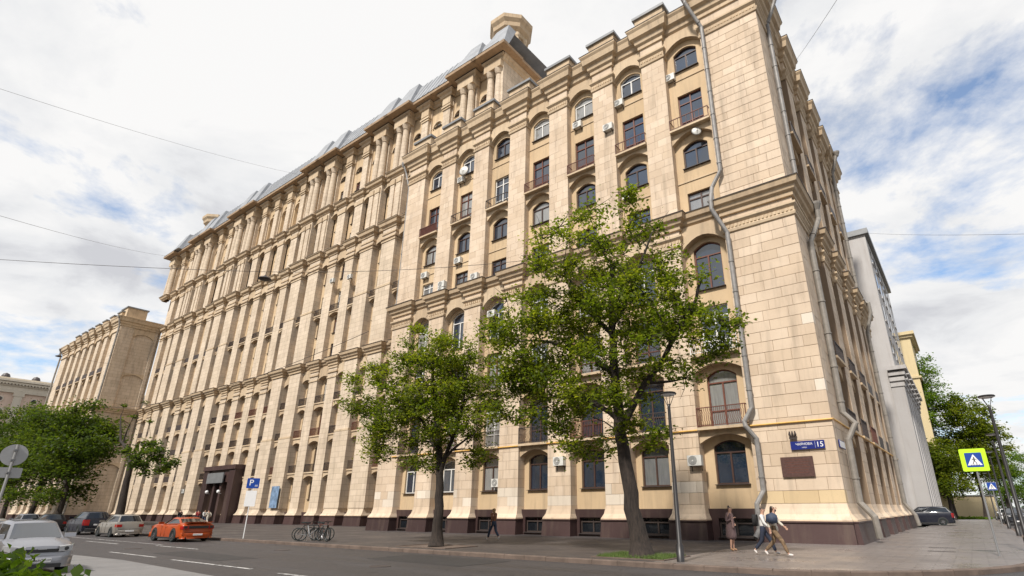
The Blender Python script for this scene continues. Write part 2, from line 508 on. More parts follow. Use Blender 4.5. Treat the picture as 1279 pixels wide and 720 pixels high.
def off_path(path, d):
    """offset an open polyline to its left by d, mitred"""
    out = []
    for i, p in enumerate(path):
        a = path[max(i - 1, 0)]
        b = path[min(i + 1, len(path) - 1)]
        ts = []
        if i > 0:
            ts.append(Vector((p[0] - a[0], p[1] - a[1])).normalized())
        if i < len(path) - 1:
            ts.append(Vector((b[0] - p[0], b[1] - p[1])).normalized())
        n = sum((Vector((-t.y, t.x)) for t in ts), Vector((0, 0)))
        n = n.normalized() / max(0.3, n.normalized().dot(Vector((-ts[0].y, ts[0].x))))
        out.append((p[0] + n.x * d, p[1] + n.y * d))
    return out


K2 = off_path(KERB, 0.22)
m = MB()
BXL = -9.0    # where the asphalt footway turns to light slabs


def split(poly, x):
    i = [k for k in range(len(poly) - 1) if poly[k][0] <= x <= poly[k + 1][0]][0]
    t = (x - poly[i][0]) / (poly[i + 1][0] - poly[i][0])
    return i, (x, poly[i][1] + t * (poly[i + 1][1] - poly[i][1]))


i, pm = split(K2, BXL)
left = K2[:i + 1] + [pm]
right = [pm] + K2[i + 1:]
m.poly([(*p, 0.0) for p in left] + [(BXL, 40, 0), (-420, 60, 0)], 0)
m.poly([(*p, 0.0) for p in right[:11]] + [(right[11][0], right[11][1], 0), (-4, 58, 0), (-9.0, 45, 0)], 1)
m.poly([(*p, 0.0) for p in right[10:]] + [(-20, 420, 0), (-20, 50, 0)], 1)
m.build('pavement', ['paving_dark', 'paving_light'], kind='structure')
m = MB()
m.poly([(-400, -20, 0.0), (60, -20, 0.0), (60, 3.7, 0.0), (-400, 3.7, 0.0)])
m.build('near_pavement', 'paving_dark', kind='structure')
m = MB()
m.box(I, -400, 60, 3.7, 3.95, -0.16, 0.01)
m.build('near_kerb', 'kerb_stone', kind='structure')
kerb = None


def walk(path, step):
    """points every step metres along a path"""
    out, acc = [], 0.0
    for a, b in zip(path[:-1], path[1:]):
        a, b = Vector(a), Vector(b)
        L = (b - a).length
        t = acc
        while t < L:
            out.append((a + (b - a) * (t / L)))
            t += step
        acc = t - L
    return out


m = MB()
P1 = [p for p in KERB]
P2 = K2
for a, b, c, d in zip(P1[:-1], P1[1:], P2[:-1], P2[1:]):
    m.poly([(*a, -0.16), (*b, -0.16), (*b, -0.02), (*a, -0.02)])
    m.poly([(*a, -0.02), (*b, -0.02), (*d, -0.02), (*c, -0.02)])
kerb = m.build('kerb', 'kerb_stone', kind='structure')
near = [p for p in KERB if p[0] > -61]
pts = walk([tuple(p) for p in KERB[1:11]], 1.0)
for a, b in zip(pts[:-1], pts[1:]):
    if a.x < -48:
        continue
    t = (b - a).normalized()
    n = Vector((-t.y, t.x))
    mm = MB()
    q0, q1 = a + t * 0.008, b - t * 0.008
    j = random.uniform(-0.006, 0.006)
    base = [q0 - n * 0.015, q1 - n * 0.015, q1 + n * 0.235, q0 + n * 0.235]
    top = [q0 + n * 0.005, q1 + n * 0.005, q1 + n * 0.235, q0 + n * 0.235]
    mm.loft([[(*p, -0.15) for p in base], [(*p, 0.0 + j) for p in base], [(*p, 0.022 + j) for p in top]])
    mm.build('kerb_stone', 'kerb_stone', kerb)

m = MB()
for x0, x1, y in ((-36.2, -31.0, 12.9), (-45.5, -40.0, 12.3), (-32.6, -27.3, 9.8), (-25.4, -19.2, 9.7), (-17.3, -12.6, 9.55), (-11, -6.5, 9.5)):
    m.poly([(x0, y - 0.07, -0.122), (x1, y - 0.07, -0.122), (x1, y + 0.07, -0.122), (x0, y + 0.07, -0.122)])
for k in range(12):
    x = -42 - k * 8.5
    m.poly([(x - 5.5, 9.75, -0.122), (x, 9.75, -0.122), (x, 9.9, -0.122), (x - 5.5, 9.9, -0.122)])
m.poly([(-120, 13.9, -0.122), (-36.8, 13.35, -0.122), (-36.8, 13.45, -0.122), (-120, 14.0, -0.122)])
m.build('road_markings', 'marking', kind='structure')

for (x0, x1, y0_, y1_) in ((-1.9, -0.95, 27.9, 28.15), (-2.0, -1.0, 30.4, 30.65), (-5.2, -4.1, 47.6, 48.3), (-1.6, -0.5, 52.5, 53.1)):
    m = MB()
    m.box(I, x0, x1, y0_, y1_, -0.02, 0.006)
    n = int((x1 - x0) / 0.08)
    for k in range(n):
        m.box(I, x0 + 0.02 + k * 0.08, x0 + 0.06 + k * 0.08, y0_ + 0.02, y1_ - 0.02, 0.006, 0.012)
    o = m.build('drain_grate', 'dark_sheet')
    o['kind'] = 'structure'

for pts_ in ([(-30, 10.6), (-23.5, 10.4), (-23.2, 11.9), (-30.2, 12.2)], [(-19.5, 14.2), (-14.2, 14.0), (-14.0, 16.4), (-19.7, 16.6)], [(-48, 6.9), (-38, 6.7), (-37.8, 7.5), (-48, 7.7)], [(-9.5, 11.2), (-5.6, 11.0), (-5.4, 13.9), (-9.4, 14.1)]):
    m = MB()
    m.poly([(x, y, -0.124) for x, y in pts_])
    o = m.build('road_patch', 'patch_asphalt', kind='structure')
for x, y in ((-16.5, 12.6), (-27.0, 14.9), (-34.5, 11.3)):
    m = MB()
    m.lathe((x, y, -0.13), [(0.36, 0.0), (0.36, 0.012), (0.33, 0.014), (0.31, 0.008), (0.02, 0.009)], 22)
    m.build('manhole_cover', 'dark_sheet', kind='structure')

# ------------------------------------------------------------------ the apartment building
BLD = thing('apartment_building', 'huge beige limestone apartment block with rows of giant stone piers filling the corner', 'building', (-5, 31, 0))
BINV = Matrix.Translation((5, -31, 0))


def bpart(mb, name, mats, smooth=False, **props):
    o = mb.build(name, mats, BLD, smooth, **props)
    o.matrix_parent_inverse = BINV
    return o


def FR(u, w, z):      # front of the corner wing: u = world x, w outward from the pier faces
    return (u, 31 - w, z)


def FS(u, w, z):      # side street front: u = world y
    return (-5 + w, u, z)


def FC(u, w, z):      # long recessed centre
    return (u, 37.6 - w, z)


def FL(u, w, z):      # far wing, mirror of the corner wing
    return (-173.8 - u, 31 - w, z)


def FW(u, w, z):      # far wing, flank facing us: u = world y
    return (-130.1 + w, u, z)


def sweep(mb, path, prof, m=0, closed=False):
    """cornice: profile [(offset, z)] swept along a plan path of world (x, y); offset to the RIGHT of travel"""
    rings = []
    for d, z in prof:
        rings.append([(x, y, z) for x, y in off_path(path, -d)])
    mb.loft(rings, m, closed=False, cap=False, r=0.5)


def flashing(mb, path, d, z, m=0):
    sweep(mb, path, [(d - 0.05, z - 0.012), (d + 0.025, z - 0.012), (d + 0.03, z + 0.03), (d - 0.3, z + 0.09)], m)


def wpath(F, pts):
    return [F(u, w, 0)[:2] for u, w in pts]


def arch_pts(u0, u1, zs, rise, n=8):
    """segmental arch from (u0,zs) to (u1,zs), crown zs+rise"""
    return [(u0 + (u1 - u0) * k / n, zs + rise * (1 - (2 * k / n - 1) ** 2)) for k in range(n + 1)]


def lintel(mb, F, u0, u1, w0, w1, zs, rise, ztop, m=0, n=8):
    """solid band with an arched soffit between two piers"""
    a = arch_pts(u0, u1, zs, rise, n)
    for (p, q) in zip(a[:-1], a[1:]):
        mb.poly([F(p[0], w1, p[1]), F(q[0], w1, q[1]), F(q[0], w1, ztop), F(p[0], w1, ztop)], m, 0.4)
        mb.poly([F(p[0], w0, p[1]), F(p[0], w1, p[1]), F(q[0], w1, q[1]), F(q[0], w0, q[1])], m, 0.4)
    mb.poly([F(u0, w0, ztop), F(u1, w0, ztop), F(u1, w1, ztop), F(u0, w1, ztop)], m, 0.4)


def holed_wall(mb, F, u0, u1, w, z0, z1, openings, depth, m=0, n=8):
    """wall sheet with window openings [(uc, width, zb, zs, rise)] and their reveals, depth inward"""
    z = z0
    for uc, wd, zb, zs, rise in sorted(openings, key=lambda o: o[2]):
        a, b = uc - wd / 2, uc + wd / 2
        zt = zs + rise
        if zb > z:
            mb.poly([F(u0, w, z), F(u1, w, z), F(u1, w, zb), F(u0, w, zb)], m, 0.5)
        mb.poly([F(u0, w, zb), F(a, w, zb), F(a, w, zt), F(u0, w, zt)], m, 0.5)
        mb.poly([F(b, w, zb), F(u1, w, zb), F(u1, w, zt), F(b, w, zt)], m, 0.5)
        pts = arch_pts(a, b, zs, rise, n) if rise else [(a, zs), (b, zs)]
        for p, q in zip(pts[:-1], pts[1:]):
            if rise:
                mb.poly([F(p[0], w, p[1]), F(q[0], w, q[1]), F(q[0], w, zt), F(p[0], w, zt)], m, 0.5)
            mb.poly([F(p[0], w, p[1]), F(q[0], w, q[1]), F(q[0], w - depth, q[1]), F(p[0], w - depth, p[1])], m, 0.5)
        mb.poly([F(a, w, zb), F(a, w - depth, zb), F(a, w - depth, zs), F(a, w, zs)], m, 0.5)
        mb.poly([F(b, w, zb), F(b, w - depth, zb), F(b, w - depth, zs), F(b, w, zs)], m, 0.5)
        mb.poly([F(a, w, zb), F(b, w, zb), F(b, w - depth, zb), F(a, w - depth, zb)], m, 0.5)
        z = zt
    if z1 > z:
        mb.poly([F(u0, w, z), F(u1, w, z), F(u1, w, z1), F(u0, w, z1)], m, 0.5)


# windows: local axes x across, -y out, z up from the sill
WIN = {}


def win_meshes(wd, h, rise, style):
    key = (round(wd, 2), round(h, 2), round(rise, 2), style)
    if key in WIN:
        return WIN[key]
    f = MB()
    t, d = 0.075, 0.07
    hs = h - rise
    if rise:
        o = [(-wd / 2, 0)] + arch_pts(-wd / 2, wd / 2, hs, rise, 8) + [(wd / 2, 0)]
        k = [(-wd / 2 + t, t)] + arch_pts(-wd / 2 + t, wd / 2 - t, hs - t * 0.6, rise - t * 0.4, 8) + [(wd / 2 - t, t)]
    else:
        o = [(-wd / 2, 0), (-wd / 2, h), (wd / 2, h), (wd / 2, 0)]
        k = [(-wd / 2 + t, t), (-wd / 2 + t, h - t), (wd / 2 - t, h - t), (wd / 2 - t, t)]
    N = len(o)
    for i in range(N):
        j = (i + 1) % N
        f.poly([(o[i][0], 0, o[i][1]), (o[j][0], 0, o[j][1]), (k[j][0], 0, k[j][1]), (k[i][0], 0, k[i][1])])
        f.poly([(k[i][0], 0, k[i][1]), (k[j][0], 0, k[j][1]), (k[j][0], d, k[j][1]), (k[i][0], d, k[i][1])])
    top = hs if rise else h
    zt = 0.72 * h if style != 'door' else 0.78 * h
    f.box(I, -0.05, 0.05, -0.012, d, t, (zt if rise else h - t))
    f.box(I, -wd / 2 + t, wd / 2 - t, -0.006, d, zt - 0.035, zt + 0.045)
    if not rise:
        pass
    if style == 'door':
        f.box(I, -wd / 2 + t, wd / 2 - t, -0.003, d, 0.3 * h - 0.03, 0.3 * h + 0.03)
    if style == 'small':
        pass
    fm = f.mesh('window', 'brown_wood')
    p = MB()
    p.poly([(a, d - 0.01, b) for a, b in k])
    pm_ = p.mesh('pane', 'window_glass')
    s = MB()
    s.box(I, -wd / 2 - 0.08, wd / 2 + 0.08, -0.34, 0.02, -0.035, 0.0)
    sm = s.mesh('sill', 'dark_sheet')
    WIN[key] = (fm, pm_, sm)
    return WIN[key]


FRAME_VAR = {}


def frame_variant(me, matname):
    k = (me.name, matname)
    if k not in FRAME_VAR:
        c = me.copy()
        c.materials[0] = MATS[matname]
        FRAME_VAR[k] = c
    return FRAME_VAR[k]


def frame_of(F):
    """matrix taking window-local (x across, -y out, z up) to the facade at the origin"""
    o = Vector(F(0, 0, 0))
    ex = Vector(F(1, 0, 0)) - o
    ew = Vector(F(0, 1, 0)) - o
    M_ = Matrix.Identity(4)
    for r in range(3):
        M_[r][0], M_[r][1], M_[r][2] = ex[r], -ew[r], (0, 0, 1)[r]
    return M_


NWIN = [0]
FAR_W = MB()       # windows too small or too many to stand alone
FAR_G = MB()


def window(F, uc, w, zb, wd, h, rise, style='win', colour='brown_wood', single=True):
    if single and NWIN[0] < 300:
        NWIN[0] += 1
        fm, pm_, sm = win_meshes(wd, h, rise, style)
        M_ = Matrix.Translation(F(uc, w, zb)) @ frame_of(F)
        o = link('window', frame_variant(fm, colour), BLD)
        o.matrix_local = BINV @ M_
        link('pane', pm_, o)
        if style != 'door':
            link('sill', sm, o)
        return o
    a, b = uc - wd / 2, uc + wd / 2
    pts = [(a, zb)] + (arch_pts(a, b, zb + h - rise, rise, 6) if rise else [(a, zb + h), (b, zb + h)]) + [(b, zb)]
    FAR_G.poly([F(p[0], w - 0.06, p[1]) for p in pts])
    for x0, x1, z0, z1 in ((a, a + 0.08, zb, zb + h - rise), (b - 0.08, b, zb, zb + h - rise), (uc - 0.05, uc + 0.05, zb, zb + h), (a, b, zb, zb + 0.08), (a, b, zb + 0.7 * h, zb + 0.7 * h + 0.07)):
        FAR_W.box(F, x0, x1, w - 0.05, w, z0, z1)


RAIL = {}


def rail_mesh(wd, d, h, style):
    key = (round(wd, 2), round(d, 2), h, style)
    if key in RAIL:
        return RAIL[key]
    mb = MB()
    mb.box(I, -wd / 2, wd / 2, -0.03, 0.03, h - 0.05, h)
    mb.box(I, -wd / 2, wd / 2, -0.02, 0.02, 0.06, 0.1)
    for sx in (-1, 1):
        mb.box(I, sx * wd / 2 - 0.02, sx * wd / 2 + 0.02, 0, d, h - 0.05, h)
        mb.box(I, sx * wd / 2 - 0.02, sx * wd / 2 + 0.02, 0, d, 0.06, 0.1)
        mb.box(I, sx * wd / 2 - 0.025, sx * wd / 2 + 0.025, -0.025, 0.025, 0, h)
    n = max(4, int(wd / (0.12 if style != 'sparse' else 0.3)))
    for k in range(1, n):
        x = -wd / 2 + wd * k / n
        if style == 'wavy':
            mb.tube([(x + 0.045 * sin(q * 2.1), -0.02 * sin(q), 0.08 + (h - 0.12) * q / 6) for q in range(7)], 0.018, 4)
        else:
            mb.box(I, x - 0.015, x + 0.015, -0.015, 0.015, 0.08, h - 0.04)
    RAIL[key] = mb.mesh('railing', 'dark_iron')
    return RAIL[key]


def balcony(F, u0, u1, w0, w1, z, h=1.0, style='bars', colour='dark_iron', panel=False, slab=True):
    """balcony > railing"""
    mb = MB()
    mb.box(F, u0 + 0.02, u1 - 0.02, w0, w1 + 0.05, z - 0.16, z)
    o = bpart(mb, 'balcony', 'limestone_trim')
    M_ = Matrix.Translation(F((u0 + u1) / 2, w1, z)) @ frame_of(F)
    me = frame_variant(rail_mesh(abs(u1 - u0) - 0.12, abs(w1 - w0) - 0.02, h, style), colour)
    r = link('railing', me, o)
    r.matrix_local = M_
    if panel:
        pb = MB()
        pb.box(I, -abs(u1 - u0) / 2 + 0.1, abs(u1 - u0) / 2 - 0.1, 0.035, 0.05, 0.05, h - 0.05)
        r2 = pb.build('railing_panel', colour, o)
        r2.matrix_local = M_
    return o


# stone blocks: own objects for the 300 that show largest, the rest one joined part
NBLK = [0]
BLK = {}
REST = MB()


def block_mesh(wd, h, dp, matname):
    key = (round(wd, 2), round(h, 2), round(dp, 2), matname)
    if key not in BLK:
        mb = MB()
        c = 0.014
        x, z = wd / 2, h / 2
        mb.loft([[(-x, dp, -z), (x, dp, -z), (x, dp, z), (-x, dp, z)], [(-x, c, -z), (x, c, -z), (x, c, z), (-x, c, z)],
                 [(-x + c, 0, -z + c), (x - c, 0, -z + c), (x - c, 0, z - c), (-x + c, 0, z - c)]], r=0.0)
        BLK[key] = mb.mesh('stone_block', matname)
    return BLK[key]


def block(F, u0, u1, w0, w1, z0, z1, matname='limestone', single=False):
    g = 0.0065
    u0, u1, z0, z1 = u0 + g, u1 - g, z0 + g, z1 - g
    w1 += random.uniform(-0.006, 0.006)
    if single and NBLK[0] < 298:
        NBLK[0] += 1
        M_ = Matrix.Translation(F((u0 + u1) / 2, w1, (z0 + z1) / 2)) @ frame_of(F)
        o = link('stone_block', block_mesh(u1 - u0, z1 - z0, w1 - w0, matname), BLD)
        o.matrix_local = BINV @ M_
        return
    mi = {'limestone': 0, 'limestone_repaint': 1, 'limestone_ochre': 2}[matname]
    REST.box(F, u0, u1, w0, w1, z0, z1, mi)


def courses(F, u0, u1, w0, w1, z0, z1, rh, bw, single=False, mat_fn=None, seed=0):
    rr = random.Random(seed)
    n = max(1, round((z1 - z0) / rh))
    h = (z1 - z0) / n
    for i in range(n):
        za, zb = z0 + i * h, z0 + (i + 1) * h
        cuts = [u0]
        k = max(1, round((u1 - u0) / bw))
        off = (0.5 if i % 2 else 0.0)
        us = [u0 + (u1 - u0) * (j + off) / k + rr.choice((-0.2, -0.1, 0, 0.1, 0.2)) * bw * 0.8 for j in range(0 if off else 1, k)]
        cuts += sorted(x for x in us if u0 + 0.3 < x < u1 - 0.3)
        cuts.append(u1)
        for a, b in zip(cuts[:-1], cuts[1:]):
            mt = mat_fn(a, b, za, zb, rr) if mat_fn else 'limestone'
            block(F, a, b, w0, w1, za, zb, mt, single)


# ---- levels of the eight-storey wings
Z_C1, Z_C2 = 19.25, 36.35           # undersides of the two main cornices
C1 = [(0.02, Z_C1), (0.14, Z_C1 + 0.03), (0.14, Z_C1 + 0.28), (0.30, Z_C1 + 0.40), (0.36, Z_C1 + 0.62), (0.52, Z_C1 + 0.72), (0.58, Z_C1 + 1.0), (0.62, Z_C1 + 1.08), (-0.35, Z_C1 + 1.22)]
C2 = [(0.0, Z_C2), (0.12, Z_C2 + 0.04), (0.12, Z_C2 + 0.35), (0.28, Z_C2 + 0.5), (0.34, Z_C2 + 0.85), (0.58, Z_C2 + 1.0), (0.66, Z_C2 + 1.5), (0.78, Z_C2 + 1.7), (0.80, Z_C2 + 1.85), (-1.0, Z_C2 + 2.05)]
CAPA = [(0.0, 18.0), (0.09, 18.05), (0.12, 18.22), (0.05, 18.3), (0.05, 18.55), (0.2, 18.72), (0.2, 18.86), (0.0, 18.95)]
CAPB = [(0.0, 34.55), (0.09, 34.6), (0.12, 34.8), (0.05, 34.86), (0.05, 35.2), (0.2, 35.38), (0.2, 35.52), (0.0, 35.6)]
WG = -0.75            # window wall, behind the pier faces
UP = -0.14            # upper storeys step back


PIL = [-13.22 - 4.58 * k for k in range(7)]
PW = 1.92


def flare(mb, F, u0, u1, back, m=0, pm=1, pr=0.36, close=True):
    """spreading stone foot and granite plinth of a pier"""
    prof = [(0.0, 1.86), (0.05, 1.62), (0.14, 1.35), (0.30, 1.16), (0.36, 1.10), (0.36, 1.03)]
    rings = []
    for d, z in prof:
        d2 = d * 0.45
        rings.append([F(u0 - d2, back, z), F(u0 - d2, d, z), F(u1 + d2, d, z), F(u1 + d2, back, z)])
    mb.loft(rings, m, closed=False, cap=False, r=random.random())
    rings = []
    for d, z in ((pr + 0.05, 1.03), (pr + 0.05, 0.95), (pr - 0.01, 0.92), (pr + 0.09, -0.05)):
        d2 = d * 0.45
        rings.append([F(u0 - d2, back, z), F(u0 - d2, d, z), F(u1 + d2, d, z), F(u1 + d2, back, z)])
    mb.loft(rings, pm, closed=False, cap=False, r=random.random())
    mb.poly(rings[0], m, 0.5)


def repaint_fn(a, b, za, zb, rr):
    if 1.9 < (za + zb) / 2 < 3.2 and rr.random() < 0.62:
        return 'limestone_repaint'
    return 'limestone'


def bay(F, u0, u1, detail, k, zbase=True):
    """one bay of the wing between two piers: wall, arched lintels, windows, balconies"""
    uc = (u0 + u1) / 2
    wd = 1.84
    rr = random.Random(int(abs(uc) * 13) + k)
    ops = [(uc, wd, 2.93, 5.05, 0.32), (uc, wd, 6.05, 9.2, 0.38), (uc, wd, 10.5, 13.75, 0.0), (uc, wd, 14.9, 17.85, 0.4),
           (uc, wd, 20.62, 22.3, 0.0), (uc, wd, 24.3, 26.0, 0.42), (uc, wd, 27.4, 30.8, 0.0), (uc, wd, 33.0, 34.75, 0.42)]
    mb = MB()
    holed_wall(mb, F, u0 - 0.3, u1 + 0.3, WG, 1.62, Z_C2 + 0.3, ops, 0.24, 0)
    # arches that span the bay, each carrying the balcony above or the cornice
    for zs, rise, zt in ((5.2, 0.48, 6.02), (9.4, 0.5, 10.4), (17.75, 0.85, Z_C1 + 0.2), (26.35, 0.72, 27.28), (34.85, 0.85, Z_C2 + 0.2)):
        lintel(mb, F, u0 - 0.02, u1 + 0.02, WG, -0.2 + (UP if zs > 19 else 0), zs, rise, zt, 1)
    # string lines of the rusticated panels
    mb.box(F, u0 - 0.1, u1 + 0.1, WG, WG + 0.06, 23.2, 23.28, 1)
    mb.box(F, u0 - 0.1, u1 + 0.1, WG, WG + 0.06, 32.2, 32.28, 1)
    # granite dado with the basement window
    holed_wall(mb, F, u0 - 0.3, u1 + 0.3, WG + 0.32, 0.0, 1.63, [(uc, 1.9, 0.17, 1.13, 0.0)], 0.3, 2)
    mb.poly([F(u0 - 0.3, WG, 1.63), F(u1 + 0.3, WG, 1.63), F(u1 + 0.3, WG + 0.32, 1.63), F(u0 - 0.3, WG + 0.32, 1.63)], 2)
    bpart(mb, 'bay_wall', ['plaster', 'limestone_trim', 'granite'])
    cols = ['brown_wood', 'brown_wood', 'red_wood', 'white_paint', 'brown_wood', 'brown_wood', 'red_wood', 'brown_wood']
    for i, (c, wdt, zb, zs, rise) in enumerate(ops):
        col_ = cols[i]
        if detail and k > 1 and rr.random() < 0.4:
            col_ = 'white_paint'
        if k in (1, 2, 3) and i == 7:
            col_ = 'white_paint'
        if k == 0:
            col_ = ['brown_wood', 'red_wood', 'white_paint', 'red_wood', 'brown_wood', 'brown_wood', 'red_wood', 'brown_wood'][i]
        window(F, c, WG - 0.16, zb, wdt, zs + rise - zb, rise, 'door' if i in (1, 2, 6) else 'win', col_, detail)
    bw_ = window(F, uc, WG + 0.12, 0.17, 1.9, 0.96, 0, 'win', 'dark_iron', detail)
    if bw_ is not None:
        for ch in bw_.children:
            if ch.name.startswith('pane'):
                ch.data = frame_variant(ch.data, 'car_glass')
    if detail:
        bc = ['rust_paint', 'dark_iron', 'rust_paint', 'dark_iron', 'dark_iron', 'rust_paint', 'dark_iron'][k % 7]
        balcony(F, u0, u1, WG, 0.08, 6.1, 1.15, 'wavy' if k in (0, 1, 3) else 'bars', bc)
        balcony(F, u0, u1, WG, 0.08, 10.5, 0.95, 'wavy' if k in (0, 2) else 'bars', 'white_paint' if k == 0 else 'dark_iron')
        balcony(F, u0, u1, WG, 0.0, 27.4, 0.92, 'sparse' if k in (0, 1, 4, 5) else 'bars', 'rust_paint' if k in (0, 1, 2, 3, 6) else 'dark_iron', panel=(k == 6))
    else:
        for z in (6.1, 10.5, 27.4):
            FAR_R.box(F, u0, u1, -0.05, 0.0, z, z + 0.95)
            FAR_S.box(F, u0, u1, WG, 0.03, z - 0.16, z)


FAR_R, FAR_S = MB(), MB()


def pilaster_path(u0, u1, piers, wall, top=0.0, ends=(None, None)):
    """plan path (u, w) that steps out round each pier; u runs from u0 to u1 with piers = [(a, b)] sorted along the way"""
    pts = [(u0, wall + top)]
    for a, b in piers:
        if abs(a - pts[-1][0]) > 1e-6:
            pts.append((a, wall + top))
        pts += [(a, top), (b, top)]
        if abs(b - u1) > 1e-6:
            pts.append((b, wall + top))
    if abs(pts[-1][0] - u1) > 1e-6:
        pts.append((u1, wall + top))
    return pts


# --- corner wing, street front and side street front share cornices that turn the corner
RS_P = [40.2, 44.85, 49.5, 54.1]                # piers of the side street front (world y)
CORNER_U, CORNER_Y = -9.25, 36.2
END_Y = (56.9, 62.0)
front_piers = [(p - PW / 2, p + PW / 2) for p in reversed(PIL)]
LEFT_END = -43.45
front_piers[0] = (LEFT_END + 1.1, PIL[-1] + PW / 2)


def corner_cornice(prof, set_, jut, name):
    mb = MB()
    pts = [(LEFT_END + 1.1, 38.0)]
    fp = pilaster_path(LEFT_END + 1.1, -5.0, front_piers + [(CORNER_U, -5.0)], -0.45, set_)
    fp = fp[1:] if fp[0][0] == fp[1][0] else fp
    pts += wpath(FR, fp[:-1]) + [(-5.0 + set_, 31 - set_)]
    sp = pilaster_path(31.0, END_Y[1], [(31.0, CORNER_Y)] + [(p - 1.0, p + 1.0) for p in RS_P] + [(END_Y[0], END_Y[1])], -0.45, set_)
    pts += wpath(FS, sp[2:]) + [(-9, END_Y[1])]
    sweep(mb, pts, prof)
    o = bpart(mb, name, 'limestone_trim')
    mb = MB()
    flashing(mb, pts, prof[-2][0], prof[-2][1])
    bpart(mb, 'flashing', 'dark_sheet')
    return o, pts


corner_cornice(C1, 0.0, 0.4, 'cornice')
corner_cornice(C2, UP, 0.4, 'cornice')


def pier_caps(F, rng_, set_, prof, back):
    for a, b in rng_:
        mb = MB()
        path = wpath(F, [(a, back), (a, set_), (b, set_), (b, back)])
        o = Vector(F(0, 0, 0))
        if (Vector(F(1, 0, 0)) - o).cross(Vector(F(0, 1, 0)) - o).z > 0:
            path = path[::-1]
        sweep(mb, path, prof)
        # egg-and-dart row
        n = int((b - a) / 0.22)
        z = prof[3][1]
        for k in range(n):
            u = a + (b - a) * (k + 0.5) / n
            mb.box(F, u - 0.07, u + 0.07, set_ - 0.05, set_ + 0.12, z + 0.02, z + 0.22)
        bpart(mb, 'pier_capital_band', 'limestone_trim')


side_piers = [(31.0, CORNER_Y)] + [(p - 1.0, p + 1.0) for p in RS_P] + [END_Y]
pier_caps(FR, front_piers, 0.0, CAPA, WG)
pier_caps(FR, front_piers, UP, CAPB, WG)
pier_caps(FS, side_piers[1:], 0.0, CAPA, WG)
pier_caps(FS, side_piers[1:], UP, CAPB, WG)
for set_, prof in ((0.0, CAPA), (UP, CAPB)):
    mb = MB()
    sweep(mb, [(CORNER_U, 31 - WG), (CORNER_U, 31 - set_), (-5 + set_, 31 - set_), (-5 + set_, CORNER_Y), (-5 + WG, CORNER_Y)], prof)
    z = prof[3][1]
    for k in range(18):
        u = CORNER_U + (-5 + set_ - CORNER_U) * (k + 0.5) / 18
        mb.box(FR, u - 0.07, u + 0.07, set_ - 0.05, set_ + 0.12, z + 0.02, z + 0.22)
    for k in range(22):
        u = 31.15 + (CORNER_Y - 31.15) * (k + 0.5) / 22
        mb.box(FS, u - 0.07, u + 0.07, set_ - 0.05, set_ + 0.12, z + 0.02, z + 0.22)
    bpart(mb, 'pier_capital_band', 'limestone_trim')


def corner_mat(a, b, za, zb, rr):
    if 1.9 < (za + zb) / 2 < 2.6:
        return 'limestone_ochre'
    if rr.random() < 0.06:
        return 'limestone_repaint'
    return 'limestone'


# corner pier and piers, laid in courses (single stones nearest first)
courses(FR, CORNER_U, -5.0, -0.5, 0.0, 1.86, 10.6, 0.62, 1.25, True, corner_mat, 3)
courses(FR, CORNER_U, -5.0, -0.5, 0.0, 10.6, 18.0, 0.62, 1.25, True, corner_mat, 4)
courses(FR, PIL[0] - PW / 2, PIL[0] + PW / 2, WG - 0.1, 0.0, 1.86, 18.0, 0.62, 1.1, True, repaint_fn, 11)
courses(FR, PIL[1] - PW / 2, PIL[1] + PW / 2, WG - 0.1, 0.0, 1.86, 12.0, 0.62, 1.1, True, repaint_fn, 12)
courses(FR, CORNER_U, -5.0 + UP, -0.6, UP, Z_C1 + 1.25, 34.5, 0.62, 1.25, True, lambda *a: 'limestone', 5)
courses(FR, PIL[1] - PW / 2, PIL[1] + PW / 2, WG - 0.1, 0.0, 12.0, 18.0, 0.62, 1.1, True, repaint_fn, 13)
for k, p in enumerate(PIL):
    a, b = p - PW / 2, p + PW / 2
    if k == 6:
        a = LEFT_END + 1.1
    if k > 1:
        courses(FR, a, b, WG - 0.1, 0.0, 1.86, 18.0, 0.62, 1.1, False, repaint_fn, 20 + k)
    courses(FR, a, b, WG - 0.1, UP, Z_C1 + 1.25, 34.5, 0.62, 1.1, False, None, 40 + k)
courses(FS, 31.5, CORNER_Y, -0.6, 0.0, 1.86, 18.0, 0.62, 1.25, False, None, 60)
courses(FS, 31.6, CORNER_Y, -0.6, UP, Z_C1 + 1.25, 34.5, 0.62, 1.25, False, None, 61)
for k, p in enumerate(RS_P):
    courses(FS, p - 1.0, p + 1.0, WG - 0.1, 0.0, 1.86, 18.0, 0.62, 1.1, False, None, 62 + k)
    courses(FS, p - 1.0, p + 1.0, WG - 0.1, UP, Z_C1 + 1.25, 34.5, 0.62, 1.1, False, None, 72 + k)
courses(FS, END_Y[0], END_Y[1], WG - 0.1, 0.0, 1.86, 18.0, 0.62, 1.25, False, None, 80)
courses(FS, END_Y[0], END_Y[1], WG - 0.1, UP, Z_C1 + 1.25, 34.5, 0.62, 1.25, False, None, 81)
bpart(REST, 'stone_block', ['limestone', 'limestone_repaint', 'limestone_ochre'], kind='stuff')

